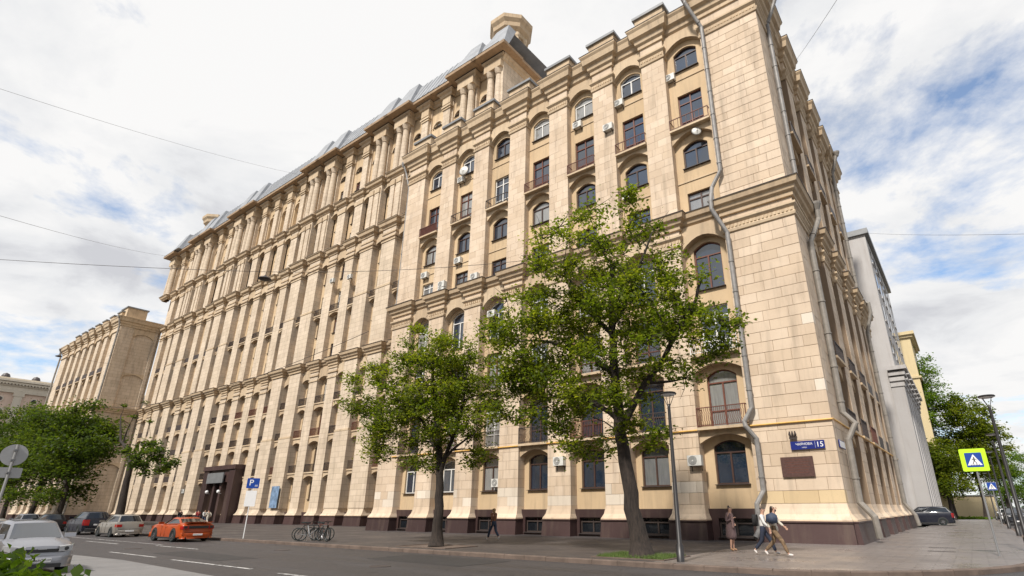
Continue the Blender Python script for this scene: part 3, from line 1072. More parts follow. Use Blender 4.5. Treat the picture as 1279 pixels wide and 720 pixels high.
# cores behind the stones, and the frieze bands
mb = MB()
allp = [(PIL[k] - PW / 2 if k < 6 else LEFT_END + 1.1, PIL[k] + PW / 2) for k in range(7)] + [(CORNER_U, -5.0)]
for a, b in allp:
    mb.box(FR, a + 0.02, b - 0.03, WG - 0.2, -0.025, 0.1, 18.2, 1)
    mb.box(FR, a + 0.02, b - 0.03 - (0.15 if b == -5.0 else 0), WG - 0.2, UP - 0.025, 18.9, 34.7, 1)
    mb.box(FR, a, b - 0.001, WG - 0.2, -0.003, 17.99, Z_C1 + 0.1, 0)
    mb.box(FR, a, b - (0.142 if b == -5.0 else 0), WG - 0.2, UP - 0.003, 34.49, Z_C2 + 0.1, 0)
for a, b in side_piers:
    a_ = a + 0.3 if a == 31.0 else a
    mb.box(FS, a_, b - 0.02, WG - 0.2, -0.025, 0.1, 18.2, 1)
    mb.box(FS, a_, b - 0.02, WG - 0.2, UP - 0.025, 18.9, 34.7, 1)
    mb.box(FS, a_, b, WG - 0.2, -0.003, 17.99, Z_C1 + 0.1, 0)
    mb.box(FS, a_, b, WG - 0.2, UP - 0.003, 34.49, Z_C2 + 0.1, 0)
# flank walls and flat roof of the wing
mb.box(I, LEFT_END + 1.12, LEFT_END + 2.0, 31.6, 40, 0, 38.2, 0)
mb.poly([(LEFT_END + 1.1, 31.5, 38.38), (-5.8, 31.5, 38.38), (-5.8, 61.5, 38.38), (LEFT_END + 1.1, 61.5, 38.38)], 0)
mb.box(I, -14, -5.9, 61.0, 61.97, 0, 38.1, 0)
bpart(mb, 'wall', ['limestone', 'mortar'])
for F_, rg in ((FR, allp), (FS, side_piers)):
    for a, b in rg:
        mb = MB()
        flare(mb, F_, a, b, -0.4 if (b == -5.0 or a == 31.0) else WG - 0.1)
        bpart(mb, 'pier_foot', ['limestone', 'granite'])

edges = [CORNER_U] + [x for p in PIL for x in (p + PW / 2, p - PW / 2)]
for k in range(7):
    bay(FR, edges[2 * k + 1], edges[2 * k], True, k)
ys = [CORNER_Y] + [x for p in RS_P for x in (p - 1.0, p + 1.0)] + [END_Y[0]]
for k in range(5):
    bay(FS, ys[2 * k], ys[2 * k + 1], k < 3, k + 10)

# parapet blocks with sheet-metal tops
for a, b in [(PIL[k] - 1.25, PIL[k] + 1.25) for k in range(7)] + [(-9.9, -6.2)]:
    mb = MB()
    mb.box(FR, a, b, -2.2, -0.15, 38.2, 39.75, 0)
    mb.box(FR, a - 0.18, b + 0.18, -2.35, 0.02, 39.75, 40.0, 1)
    bpart(mb, 'parapet_block', ['limestone_trim', 'zinc'])
for a, b in [(p - 1.25, p + 1.25) for p in RS_P] + [(57.4, 61.4)]:
    mb = MB()
    mb.box(FS, a, b, -2.2, -0.15, 38.2, 39.4, 0)
    mb.box(FS, a - 0.18, b + 0.18, -2.35, 0.02, 39.4, 39.65, 1)
    bpart(mb, 'parapet_block', ['limestone_trim', 'zinc'])
mb = MB()
for x in np.arange(-42, -8, 2.2):
    mb.box(I, x - 0.02, x + 0.02, 31.6, 31.64, 38.3, 39.2)
mb.box(I, -42, -8, 31.6, 31.64, 39.15, 39.2)
mb.box(I, -42, -8, 31.6, 31.64, 38.8, 38.84)
bpart(mb, 'roof_railing', 'dark_iron')
mb = MB()
sweep(mb, wpath(FR, [(LEFT_END + 0.4, -0.4), (-4.9 + 0.0, -0.4)]), [(0.0, 38.2), (0.3, 38.42), (0.0, 38.5)], 0)
bpart(mb, 'roof_edge', 'zinc')

# ------------------------------------------------------------------ long recessed centre
CX = -87.2
BIG = sorted([CX + s * o for o in (10.6, 15.3, 28.1, 32.8, 45.6, 50.3) for s in (-1, 1)])
SML = sorted([CX + s * o for o in (2.12, 6.36, 19.57, 23.83, 37.07, 41.33) for s in (-1, 1)])
BW, SW = 2.7, 1.9
PIERS = sorted([(b - BW / 2, b + BW / 2, True) for b in BIG] + [(s_ - SW / 2, s_ + SW / 2, False) for s_ in SML])
PIERS = [p for p in PIERS if p[0] > -135]
WC = -1.15
TIERS = [(0.0, Z_C1, 0.0), (Z_C1 + 1.2, 36.3, -0.1), (37.5, 44.4, -0.32), (45.4, 53.6, -0.55)]
ST = -0.32       # small piers sit further back than big ones
VIS = lambda a, b: b < -43.3 and a > -130.5
for ti, (z0, z1, st) in enumerate(TIERS):
    for a, b, big in PIERS:
        if ti < 3 and not VIS(a, b):
            continue
        if ti == 3 and not (-137 < a < -34):
            continue
        w = st + (0 if big else ST)
        mb = MB()
        if ti == 0:
            mb.box(FC, a, b, WC - 0.1, w, 1.8, z1 + 0.05, 0)
            flare(mb, lambda u, w_, z, _w=w: FC(u, w_ + _w, z), a, b, WC - 0.1, 0, 1)
            if big:
                mb.box(FC, a - 0.07, b + 0.07, WC, w + 0.09, 10.45, 10.68, 2)
                mb.box(FC, a - 0.12, b + 0.12, WC, w + 0.06, 1.8, 10.45, 0)
            for zz_, d in ((17.6, 0.09), (18.3, 0.13), (18.9, 0.1)):
                if not big:
                    mb.box(FC, a - d, b + d, WC, w + d, zz_, zz_ + 0.2, 2)
        elif ti == 1:
            mb.box(FC, a, b, WC - 0.1, w, z0 - 0.05, z1 + 0.05, 0)
            if big:
                mb.box(FC, a - 0.1, b + 0.1, WC, w + 0.1, 27.95, 28.2, 2)
                mb.box(FC, a - 0.08, b + 0.08, WC, w + 0.05, z0, 27.95, 0)
            for zz_, d in ((34.4, 0.09), (34.85, 0.16), (35.5, 0.1)):
                mb.box(FC, a - d, b + d, WC, w + d, zz_, zz_ + 0.22, 2)
        elif ti == 2:
            mb.box(FC, a, b, WC - 0.1, w, z0 - 0.05, z1 + 0.05, 0)
            if big:      # twin pilasters on each big pier
                for s_ in (-1, 1):
                    c = (a + b) / 2 + s_ * 0.66
                    mb.box(FC, c - 0.45, c + 0.45, w, w + 0.16, z0, 43.2, 0)
                    mb.box(FC, c - 0.55, c + 0.55, w, w + 0.24, 43.2, 43.95, 2)
            else:
                mb.box(FC, a - 0.05, b + 0.05, WC, w + 0.1, 43.3, 43.9, 2)
        else:
            mb.box(FC, a + 0.1, b - 0.1, WC - 0.4, w - 0.25, z0 - 0.05, z1 + 0.05, 0)
            if big:      # twin columns
                for s_ in (-1, 1):
                    x, y, _ = FC((a + b) / 2 + s_ * 0.68, w + 0.12, 0)
                    mb.lathe((x, y, z0), [(0.62, -0.05), (0.62, 0.2), (0.5, 0.32), (0.47, 3.2), (0.40, 6.3), (0.52, 6.45), (0.42, 6.55), (0.62, 7.1), (0.66, 7.25)], 14, 0)
                mb.box(FC, a - 0.05, b + 0.05, WC, w + 0.75, 52.6, 53.7, 2)
            else:
                mb.box(FC, a + 0.3, b - 0.3, WC, w + 0.12, z0, 51.7, 0)
                for zz_, d in ((51.7, 0.12), (52.0, 0.22), (52.25, 0.12)):
                    mb.box(FC, a + 0.3 - d, b - 0.3 + d, WC, w + 0.12 + d, zz_, zz_ + 0.22, 2)
                mb.box(FC, a + 0.2, b - 0.2, WC, w + 0.3, 52.5, 53.7, 2)
        bpart(mb, 'pier' if ti < 3 else 'column_pair' if big else 'pier', ['limestone_far', 'granite', 'limestone_trim'])

# bay walls, arches, windows
WROWS = [
    [(1.3, 2.9, 4.9, 0.3, 'win'), (1.3, 6.1, 9.0, 0.3, 'door'), (1.3, 10.5, 13.3, 0.3, 'door'), (1.3, 14.7, 17.4, 0.3, 'door')],
    [(1.25, 20.7, 22.8, 0.0, 'win'), (1.25, 24.3, 26.5, 0.3, 'win'), (1.25, 27.45, 30.5, 0.0, 'door'), (1.25, 32.4, 34.6, 0.3, 'win')],
    [(1.1, 38.3, 39.9, 0.0, 'win'), (1.1, 41.3, 43.3, 0.4, 'win')],
    [(0.95, 46.9, 48.4, 0.0, 'win'), (1.3, 50.3, 50.32, 0.7, 'win')]]
bays = [(p[1], q[0], p[2], q[2]) for p, q in zip(PIERS[:-1], PIERS[1:])]
for a, b, bl, br in reversed(bays):
    if a < -131.5:
        continue
    uc = (a + b) / 2
    mid = abs(uc - CX) < 9
    mb = MB()
    allops = []
    ww = MB()
    for ti, (z0, z1, st) in enumerate(TIERS):
        if uc > -43.5 and ti < 3 or uc < -130 and ti < 3:
            continue
        wall = WC + (st if ti > 1 else 0) + (0.35 if ti > 2 else 0)
        ops = [(uc, wd, zb, zs, rise) for wd, zb, zs, rise, sty in WROWS[ti]]
        door_bay = ti == 0 and -92 < uc < -78
        if door_bay:
            ops = ops[1:]
        if mid and ti == 3:
            ops = [(uc, min(2.0, b - a - 0.1), 46.1, 50.9, 1.0)]
        holed_wall(mb, FC, a - 0.2, b + 0.2, wall, z0 + (1.3 if ti == 0 else -1.3), z1 + 1.3, ops, 0.7 if mid and ti == 3 else 0.22, 0)
        if mid and ti == 3:
            mb.poly([FC(a, wall - 0.7, 45.5), FC(b, wall - 0.7, 45.5), FC(b, wall - 0.7, 53), FC(a, wall - 0.7, 53)], 0)
        else:
            for i, (wd, zb, zs, rise, sty) in enumerate(WROWS[ti]):
                if door_bay and i == 0:
                    continue
                window(FC, uc, wall - 0.14, zb, wd, zs + rise - zb, rise, sty, random.choice(('brown_wood', 'brown_wood', 'white_paint', 'red_wood')), uc > -97)
        mw = st + ST - 0.12
        if ti == 0:
            mb.box(FC, a - 0.1, b + 0.1, WC, WC + 0.3, 0.0, 1.4, 2)
            for zs, zt in ((5.25, 5.95), (9.45, 10.35), (13.75, 14.55), (17.8, 19.3)):
                lintel(mb, FC, a, b, WC, mw, zs, 0.34, zt, 1)
            for z in (6.05, 10.45, 14.65):
                if uc > -100:
                    balcony(FC, a, b, WC, mw + 0.05, z, 0.95, 'bars', 'rust_paint' if (int(uc * 3 + z) % 3) == 0 else 'dark_iron')
                else:
                    FAR_R.box(FC, a, b, mw - 0.02, mw + 0.03, z, z + 0.95)
                    FAR_S.box(FC, a, b, WC, mw + 0.06, z - 0.16, z)
        elif ti == 1:
            for zs, zt in ((26.75, 27.3), (34.95, 36.4)):
                lintel(mb, FC, a, b, WC, mw, zs, 0.34, zt, 1)
            if uc > -100:
                balcony(FC, a, b, WC, mw + 0.05, 27.42, 0.9, 'bars', 'dark_iron')
            else:
                FAR_R.box(FC, a, b, mw - 0.02, mw + 0.03, 27.42, 28.3)
                FAR_S.box(FC, a, b, WC, mw + 0.06, 27.25, 27.42)
        elif ti == 2:
            lintel(mb, FC, a, b, WC + st, st + ST - 0.1, 43.5, 0.5, 44.5, 1)
        else:      # arched niche head with raised ring
            rad = min(1.05, (b - a) / 2 - 0.02)
            for k in range(10):
                t0, t1 = pi * k / 10, pi * (k + 1) / 10
                q = [(uc + rr_ * cos(t), 50.2 + rr_ * sin(t)) for rr_, t in ((rad, t0), (rad, t1), (rad - 0.2, t1), (rad - 0.2, t0))]
                mb.loft([[FC(x, wall, z) for x, z in q], [FC(x, wall + 0.16, z) for x, z in q]], 1)
    bpart(mb, 'bay_wall', ['plaster', 'limestone_trim', 'granite'])

# cornices of the centre step round every pier
vis_p = [(a, b, big) for a, b, big in PIERS if VIS(a, b)]


def centre_cornice(prof, st, u0, u1, piers, dw=0.0):
    pts = [(u0, WC + 0.45 + st)]
    for a, b, big in piers:
        w = st + (0 if big else ST) + dw
        pts += [(a, WC + 0.45 + st), (a, w), (b, w), (b, WC + 0.45 + st)]
    pts.append((u1, WC + 0.45 + st))
    mb = MB()
    sweep(mb, wpath(FC, pts), prof)
    o = bpart(mb, 'cornice', 'limestone_trim')
    mb = MB()
    flashing(mb, wpath(FC, pts), prof[-2][0], prof[-2][1])
    bpart(mb, 'flashing', 'dark_sheet')
    return o


centre_cornice(C1, 0.0, -130.2, LEFT_END + 1.2, vis_p)
CC = lambda z, k: [(0.0, z), (0.12, z + 0.05), (0.14, z + 0.3 * k), (0.4, z + 0.45 * k), (0.48, z + 0.8 * k), (0.62, z + 0.95 * k), (0.64, z + 1.05 * k), (-0.5, z + 1.22 * k)]
centre_cornice(CC(36.3, 1.0), -0.1, -130.2, LEFT_END + 1.2, vis_p)
centre_cornice(CC(44.4, 0.85), -0.32, -133.9, -34.9, [p for p in PIERS if -139 < p[0] < -34])
top_p = [p for p in PIERS if -139 < p[0] < -34]
EAVE = [(0.0, 53.6), (0.15, 53.7), (0.2, 54.0), (0.45, 54.2), (0.5, 54.45), (0.45, 54.5)]
SOFF = [(0.3, 54.5), (1.15, 54.62), (1.2, 54.95), (0.6, 55.2), (-0.8, 55.3)]
centre_cornice(EAVE, -0.55, -134.9, -35.5, top_p, 0.3)


def centre_path(st, u0, u1, piers, dw):
    pts = [(u0, WC + 0.45 + st)]
    for a, b, big in piers:
        w = st + (0.3 if big else ST - 0.15) + dw
        e = 0.25 if big else 0.0
        pts += [(a - e, WC + 0.45 + st), (a - e, w), (b + e, w), (b + e, WC + 0.45 + st)]
    pts.append((u1, WC + 0.45 + st))
    return wpath(FC, pts)


mb = MB()
sweep(mb, centre_path(-0.55, -134.9, -35.5, top_p, 0.3), SOFF)
sweep(mb, [(-35.45, 37.6), (-35.45, 51.5), (-45, 51.5)], SOFF)
bpart(mb, 'eaves', 'soffit')
mb = MB()
mb.box(FC, -134.5, -35.6, -14, WC - 0.75, 37.0, 55.0, 0)
mb.box(FC, -131.5, LEFT_END + 1.1, -14, WC - 0.6, 0, 37.5, 0)
mb.box(lambda u, w, z: (u, w, z), -36.35, -35.45, 37.9, 51.5, 38.0, 53.9, 0)
bpart(mb, 'wall', ['limestone_far'])
mb = MB()
sweep(mb, [(-35.45, 37.6), (-35.45, 51.5), (-45, 51.5)], EAVE)
bpart(mb, 'cornice', 'limestone_trim')

# steep sheet-metal roof, raised over every pair of big piers
mb = MB()
y0 = 37.9
mb.loft([[(x, y0 + d, z) for d, z in ((-0.75, 55.15), (1.5, 60.3), (12, 60.5))] for x in (-135.2, -36)], 0, closed=False, cap=False)
for b in BIG:
    if not -135 < b < -34:
        continue
    a0, a1 = b - BW / 2 - 1.0, b + BW / 2 + 1.0
    q = [(y0 - 1.12, 55.02, 0), (y0 + 1.15, 60.75, 1.3), (y0 + 2.6, 60.8, 1.3), (y0 - 0.4, 55.02, 0)]
    mb.loft([[(a0 + d, y, z) for y, z, d in q], [(a1 - d, y, z) for y, z, d in q]], 0)
for x in np.arange(-134.8, -37, 1.05):      # standing seams
    if min(abs(x - b) for b in BIG) < 2.0:
        continue
    mb.loft([[(x - 0.03, y0 - 0.80, 55.15), (x + 0.03, y0 - 0.80, 55.15), (x + 0.03, y0 - 0.74, 55.15), (x - 0.03, y0 - 0.74, 55.15)],
             [(x - 0.03, y0 + 1.45, 60.33), (x + 0.03, y0 + 1.45, 60.33), (x + 0.03, y0 + 1.52, 60.3), (x - 0.03, y0 + 1.52, 60.3)]], 0)
bpart(mb, 'mansard_roof', 'mansard_zinc')


def cupola(cx, cy, x0, x1, yb):
    mb = MB()
    mb.loft([[(x0, 36.4, 55.15), (x1, 36.4, 55.15), (x1, yb, 55.15), (x0, yb, 55.15)], [(cx - 1.9, 40.0, 60.2), (cx + 2.0, 40.0, 60.2), (cx + 2.0, 42.3, 60.2), (cx - 1.9, 42.3, 60.2)]], 0)
    bpart(mb, 'tower_roof', 'mansard_zinc')
    mb = MB()
    mb.lathe((cx, cy, -2.6), [(2.3, 59.0), (2.3, 63.9), (2.0, 64.1), (1.9, 66.6), (2.15, 66.7), (2.25, 67.2), (2.75, 67.6), (2.85, 68.2), (3.2, 68.7), (3.25, 69.3), (2.95, 69.45), (0.4, 69.9)], 8, 0, a0=pi / 8)
    bpart(mb, 'cupola', ['limestone_trim', 'mortar'])
    for k in range(8):
        mb = MB()
        a = pi / 8 + k * pi / 4
        mb.lathe((cx + 2.05 * cos(a), cy + 2.05 * sin(a), -2.6), [(0.34, 63.9), (0.34, 64.2), (0.26, 64.3), (0.23, 66.2), (0.36, 66.5), (0.38, 66.9)], 10, 0)
        bpart(mb, 'cupola_column', 'limestone_trim')
    mb = MB()
    for k in range(8):
        a = k * pi / 4
        c, s_ = cos(a), sin(a)
        G = lambda u, w, z, c=c, s_=s_: (cx + (1.88 + w) * c - u * s_, cy + (1.88 + w) * s_ + u * c, z)
        mb.box(G, -0.35, 0.35, -0.4, -0.06, 61.7, 63.6, 1)
    bpart(mb, 'cupola_opening', ['limestone_trim', 'mortar'])


cupola(-39.9, 44.0, -44.3, -35.0, 51.6)
cupola(-132.0, 44.0, -135.6, -128.0, 51.6)

# ------------------------------------------------------------------ far wing (mirror of the corner wing)
fp = []
LP = sorted([(p - PW / 2 if k < 6 else LEFT_END + 0.1, p + PW / 2) for k, p in enumerate(PIL)]) + [(CORNER_U, -5.0)]
for a, b in LP:
    mb = MB()
    mb.box(FL, a, b, WG - 0.1, 0, 1.8, Z_C1 + 0.1, 0)
    mb.box(FL, a, b, WG - 0.1, UP, Z_C1 + 1.1, Z_C2 + 0.1, 0)
    flare(mb, FL, a, b, WG - 0.1, 0, 1)
    mb.box(FL, a - 0.14, b + 0.14, WG, 0.14, 18.7, 18.9, 2)
    mb.box(FL, a - 0.14, b + 0.14, WG, 0.06, 35.3, 35.5, 2)
    bpart(mb, 'pier', ['limestone_far', 'granite', 'limestone_trim'])
for k in range(7):
    bay(FL, edges[2 * k + 1], edges[2 * k], False, k)
mb = MB()
mb.box(FW, 31.85, 38.2, -12, -0.5, 0, 38.3, 0)
for za, zb, d in ((1.0, Z_C1, 0.0), (Z_C1 + 1.1, Z_C2 + 0.1, UP)):
    mb.box(FW, 31.02 - min(d, 0), 33.5, -0.52, d - 0.02, za, zb - 0.01, 0)
    mb.box(FW, 37.2, 37.7, -0.52, d - 0.02, za, zb, 0)
for zs, zt in ((17.4, 19.3), (34.6, 36.4), (26.3, 26.55), (9.2, 9.45)):
    lintel(mb, FW, 33.5, 37.2, -0.52, -0.1 + (UP if zs > 19 else 0), zs, 0.75, zt + 0.75, 1)
mb.box(FW, 31.1, 37.6, -0.2, 0.1, -0.1, 1.0, 2)
bpart(mb, 'wall', ['limestone_far', 'limestone_trim', 'granite'])
for prof, st in ((C1, 0.0), (C2, UP)):
    pts = [(-173.8 + 5.0, 40)] + [FL(u, w, 0)[:2] for u, w in pilaster_path(LEFT_END + 0.1, -5.0, LP, -0.45, st)][::-1]
    pts = [(-130.1 + st, 31 - st) if i == len(pts) - 1 else p for i, p in enumerate(pts)]
    pts = [p for i, p in enumerate(pts) if i == 0 or (abs(p[0] - pts[i - 1][0]) + abs(p[1] - pts[i - 1][1])) > 1e-3]
    pts += [(-130.1 + st, 38.0)]
    mb = MB()
    sweep(mb, pts, prof)
    bpart(mb, 'cornice', 'limestone_trim')
for k, p in enumerate(PIL):
    a, b = p - 1.2, p + 1.2
    mb = MB()
    mb.box(FL, a, b, -2.2, -0.15, 38.2, 39.6, 0)
    mb.box(FL, a - 0.18, b + 0.18, -2.35, 0.02, 39.6, 39.85, 1)
    bpart(mb, 'parapet_block', ['limestone_trim', 'zinc'])
mb = MB()
mb.box(I, -134.0, -130.6, 31.6, 35.0, 38.2, 40.4, 0)
mb.box(I, -134.2, -130.4, 31.4, 35.2, 40.4, 40.65, 1)
bpart(mb, 'parapet_block', ['limestone_trim', 'zinc'])
bpart(FAR_W, 'window', 'brown_wood', kind='stuff')
bpart(FAR_G, 'pane', 'window_glass', kind='stuff')
bpart(FAR_R, 'railing', 'dark_iron', kind='stuff')
bpart(FAR_S, 'balcony_slab', 'limestone_trim', kind='stuff')

# main entrance: dark granite portal in the centre
mb = MB()
PX0, PX1 = -92.0, -82.3
mb.box(FC, PX0, PX0 + 1.7, WC, 0.75, 0, 7.1, 0)
mb.box(FC, PX1 - 1.7, PX1, WC, 0.75, 0, 7.1, 0)
mb.box(FC, PX0 - 0.1, PX1 + 0.1, WC, 0.9, 7.1, 7.7, 0)
for k in (1, 2):
    c = PX0 + 1.7 + (PX1 - PX0 - 3.4) * k / 3
    mb.box(FC, c - 0.3, c + 0.3, WC, 0.65, 0, 5.4, 0)
mb.box(FC, PX0 + 1.7, PX1 - 1.7, WC, 0.6, 5.4, 7.1, 0)
mb.box(FC, PX0 + 1.7, PX1 - 1.7, WC - 0.2, WC + 0.32, 0, 5.4, 1)
for k in range(3):
    c = PX0 + 1.7 + (PX1 - PX0 - 3.4) * (k + 0.5) / 3
    mb.box(FC, c - 1.1, c + 1.1, WC + 0.32, WC + 0.36, 0.1, 3.4, 2)
    mb.box(FC, c - 0.04, c + 0.04, WC + 0.36, WC + 0.4, 0.1, 3.4, 1)
bpart(mb, 'entrance_portal', ['granite', 'brown_wood', 'window_glass'])
mb = MB()
mb.box(FC, -90.0, -85.0, 0.9, 1.05, 5.3, 6.7, 0)
bpart(mb, 'entrance_sign_board', ['zinc'])
for x in (-89.2, -85.6):
    mb = MB()
    X_, Y_, _ = FC(x, 1.0, 0)
    mb.lathe((X_, Y_, 3.9), [(0.05, 0), (0.18, 0.06), (0.24, 0.22), (0.18, 0.4), (0.04, 0.46)], 10)
    mb.box(FC, x - 0.03, x + 0.03, 0.6, 1.0, 3.86, 3.92)
    bpart(mb, 'globe_lamp', 'sign_white')

# ------------------------------------------------------------------ drainpipes and gas pipe


def drain(pts, r, mat):
    mb = MB()
    mb.tube(pts, r, 10, r=0.5)
    mb.lathe((pts[0][0], pts[0][1], pts[0][2] - 0.1), [(r, -0.25), (r * 1.9, 0.15), (r * 2.0, 0.3)], 10)
    for a, b in zip(pts[:-1], pts[1:]):
        a, b = Vector(a), Vector(b)
        L = (b - a).length
        for k in range(1, int(L / 2.0) + 1):
            p = a + (b - a) * (k * 2.0 / L)
            t = (b - a).normalized() * 0.035
            mb.tube([p - t, p + t], r * 1.22, 10)
    return bpart(mb, 'drainpipe', mat)


drain([(-9.75, 30.0, 37.9), (-9.7, 30.0, 37.4), (-8.95, 30.85, 35.2), (-8.95, 30.85, 22.6), (-9.6, 30.75, 21.5), (-9.62, 30.2, 20.2), (-9.62, 30.2, 19.6), (-8.95, 30.65, 17.9), (-8.9, 30.75, 6.9),
       (-9.35, 30.6, 6.15), (-9.3, 30.55, 5.9), (-8.85, 30.75, 5.2), (-8.85, 30.75, 2.5), (-9.15, 30.35, 1.85), (-9.15, 30.2, 0.6), (-9.3, 29.9, 0.22)], 0.14, 'pipe_metal')
drain([(-4.05, 33.7, 37.9), (-4.1, 33.7, 37.4), (-4.95, 33.7, 35.4), (-4.95, 33.7, 21.3)], 0.14, 'pipe_metal')
drain([(-4.3, 35.2, 20.4), (-4.3, 35.2, 19.4), (-4.8, 33.6, 17.2), (-4.8, 33.6, 6.6), (-4.3, 33.6, 5.95), (-4.75, 33.4, 5.1), (-4.75, 33.3, 1.9), (-4.2, 33.2, 1.2), (-4.15, 33.2, 0.2)], 0.17, 'pipe_paint')
drain([(-4.1, 57.8, 37.9), (-4.9, 57.8, 35.5), (-4.9, 57.8, 20.8), (-4.2, 57.8, 20.4), (-4.2, 57.8, 19.4), (-4.8, 57.8, 17.6), (-4.8, 57.8, 2.0), (-4.2, 57.8, 1.0), (-4.1, 57.8, 0.2)], 0.17, 'pipe_paint')
drain([(-43.6, 31.0, 37.8), (-43.3, 31.3, 36.6), (-42.6, 31.35, 34.5), (-42.6, 31.35, 21.0), (-42.9, 30.9, 20.3)], 0.11, 'pipe_metal')
drain([(-129.9, 30.4, 38.0), (-129.95, 30.85, 36.0), (-129.95, 30.85, 20.9), (-129.3, 30.3, 20.2), (-129.9, 30.85, 18.2), (-129.9, 30.85, 1.5), (-129.6, 30.2, 0.2)], 0.16, 'pipe_paint')
drain([(-168.9, 30.4, 37.8), (-168.9, 30.85, 36.0), (-168.9, 30.85, 2.0)], 0.16, 'pipe_paint')
mb = MB()
mb.tube([(LEFT_END + 3, 30.93, 5.98), (-4.93, 30.93, 5.95), (-4.93, 31.2, 5.95), (-4.93, 61.9, 5.95)], 0.045, 8)
for x in np.arange(-38, -6, 2.3):
    mb.box(I, x - 0.03, x + 0.03, 30.93, 31.0, 5.9, 6.0)
bpart(mb, 'gas_pipe', 'gas_paint')

# ------------------------------------------------------------------ neighbours
t_ = thing('grey_building', 'grey stone office block with tall pilasters down the side street beyond the beige block', 'building', (-6, 66, 0))


def npart(mb, name, mats, par, **k):
    o = mb.build(name, mats, par, **k)
    o.matrix_parent_inverse = Matrix.Translation(par.location).inverted()
    return o


FG = lambda u, w, z: (-4.2 + w, u, z)
mb = MB()
mb.box(I, -30, -3.9, 70.0, 94.0, 0, 33.2, 0)
npart(mb, 'wall', 'grey_stone', t_)
mb = MB()
mb.box(I, -30, -3.5, 69.7, 94.3, 33.2, 33.9, 0)
npart(mb, 'roof', 'zinc', t_)
for y in (70.7, 74.3, 77.9, 81.5, 85.1, 88.7, 92.3):
    mb = MB()
    mb.box(FG, y - 0.9, y + 0.9, -0.5, 0.75, 0.9, 15.2, 0)
    mb.box(FG, y - 1.1, y + 1.1, -0.5, 0.95, 0.0, 0.9, 0)
    for z, d in ((14.2, 0.1), (14.8, 0.2), (15.4, 0.35), (16.0, 0.6)):
        mb.box(FG, y - 0.9 - d, y + 0.9 + d, -0.5, 0.75 + d, z, z + 0.42, 0)
    npart(mb, 'pilaster', 'grey_stone', t_)
for y in (72.5, 76.1, 79.7, 83.3, 86.9, 90.5):
    for z in (2.5, 6.5, 10.5, 18.5, 22.5, 26.5, 30.0):
        mb = MB()
        mb.box(lambda u, w, z_: (-3.9 + w, u, z_), y - 0.7, y + 0.7, -0.05, 0.04, z, z + 2.0, 0)
        mb.box(lambda u, w, z_: (-3.9 + w, u, z_), y - 0.85, y + 0.85, -0.05, 0.12, z - 0.14, z, 1)
        npart(mb, 'window', ['window_glass', 'grey_stone'], t_)
t_ = thing('yellow_building', 'tall yellow plastered house showing above the trees behind the grey block', 'building', (-6, 104, 0))
mb = MB()
mb.box(I, -14, -2.7, 100, 112, 0, 27.6, 0)
npart(mb, 'wall', 'yellow_plaster', t_)
mb = MB()
mb.box(I, -14.6, -2.0, 99.4, 112.6, 27.6, 28.1, 0)
mb.box(I, -14.3, -2.3, 99.7, 112.3, 27.2, 27.6, 0)
mb.box(I, -14.2, -2.4, 99.8, 112.2, 20.6, 20.9, 0)
npart(mb, 'cornice', 'yellow_plaster', t_)
for y in (102, 105, 108):
    for z in (3, 7, 11, 15, 18, 22.5):
        mb = MB()
        mb.box(lambda u, w, z_: (-2.7 + w, u, z_), y - 0.6, y + 0.6, -0.05, 0.03, z, z + 1.9)
        npart(mb, 'window', 'window_glass', t_)

# classical building closing the street on the left
XC = -190.0
t_ = thing('columned_building', 'cream classical building with pink panels and flat columns closing the street on the left', 'building', (XC, 30, 0))
FCB = lambda u, w, z: (XC + w, u, z)
mb = MB()
mb.box(FCB, -14, 70, -16, 0, 0, 32.8, 0)
npart(mb, 'wall', 'pink_plaster', t_)
mb = MB()
for z, d, h_ in ((29.6, 0.45, 0.7), (30.3, 0.3, 0.9), (31.2, 0.55, 0.3), (31.75, 0.9, 0.45), (32.3, 1.2, 0.5), (32.8, 0.2, 0.5)):
    mb.box(FCB, -14, 70, -3, d, z, z + h_ - 0.003, 0)
for u in np.arange(-13.6, 70, 0.62):
    mb.box(FCB, u, u + 0.34, 0.5, 0.88, 31.5, 31.75, 0)
npart(mb, 'cornice', 'cream_plaster', t_)
for u in np.arange(-9.2, 68, 6.4):
    mb = MB()
    mb.box(FCB, u - 0.8, u + 0.8, 0, 0.4, 0, 28.8, 0)
    mb.box(FCB, u - 1.05, u + 1.05, 0, 0.5, 28.8, 29.6, 0)
    npart(mb, 'pilaster', 'cream_plaster', t_)
    for z0_ in (21.6, 15.6, 9.6):
        mb = MB()
        mb.box(FCB, u + 1.75, u + 4.65, 0, 0.18, z0_ - 0.4, z0_ + 4.2, 1)
        mb.box(FCB, u + 2.1, u + 4.3, 0.18, 0.2, z0_, z0_ + 3.7, 0)
        for k in range(3):
            mb.box(FCB, u + 2.1, u + 4.3, 0.2, 0.25, z0_ + 0.9 + k * 0.95, z0_ + 1.0 + k * 0.95, 1)
        mb.box(FCB, u + 3.13, u + 3.27, 0.2, 0.26, z0_, z0_ + 3.7, 1)
        npart(mb, 'window', ['window_glass', 'cream_plaster'], t_)
    for rad, w0_, w1_, nm in ((0.75, 0.0, 0.2, 'round_window'),):
        mb = MB()
        q = [(u + 3.2 + rad * cos(2 * pi * k / 16), 27.9 + rad * sin(2 * pi * k / 16)) for k in range(16)]
        mb.loft([[FCB(x, 0, z) for x, z in q], [FCB(x, 0.2, z) for x, z in q]], 1)
        q2 = [(u + 3.2 + 0.52 * cos(2 * pi * k / 16), 27.9 + 0.52 * sin(2 * pi * k / 16)) for k in range(16)]
        mb.loft([[FCB(x, 0.2, z) for x, z in q2], [FCB(x, 0.22, z) for x, z in q2]], 0)
        npart(mb, nm, ['window_glass', 'cream_plaster'], t_)
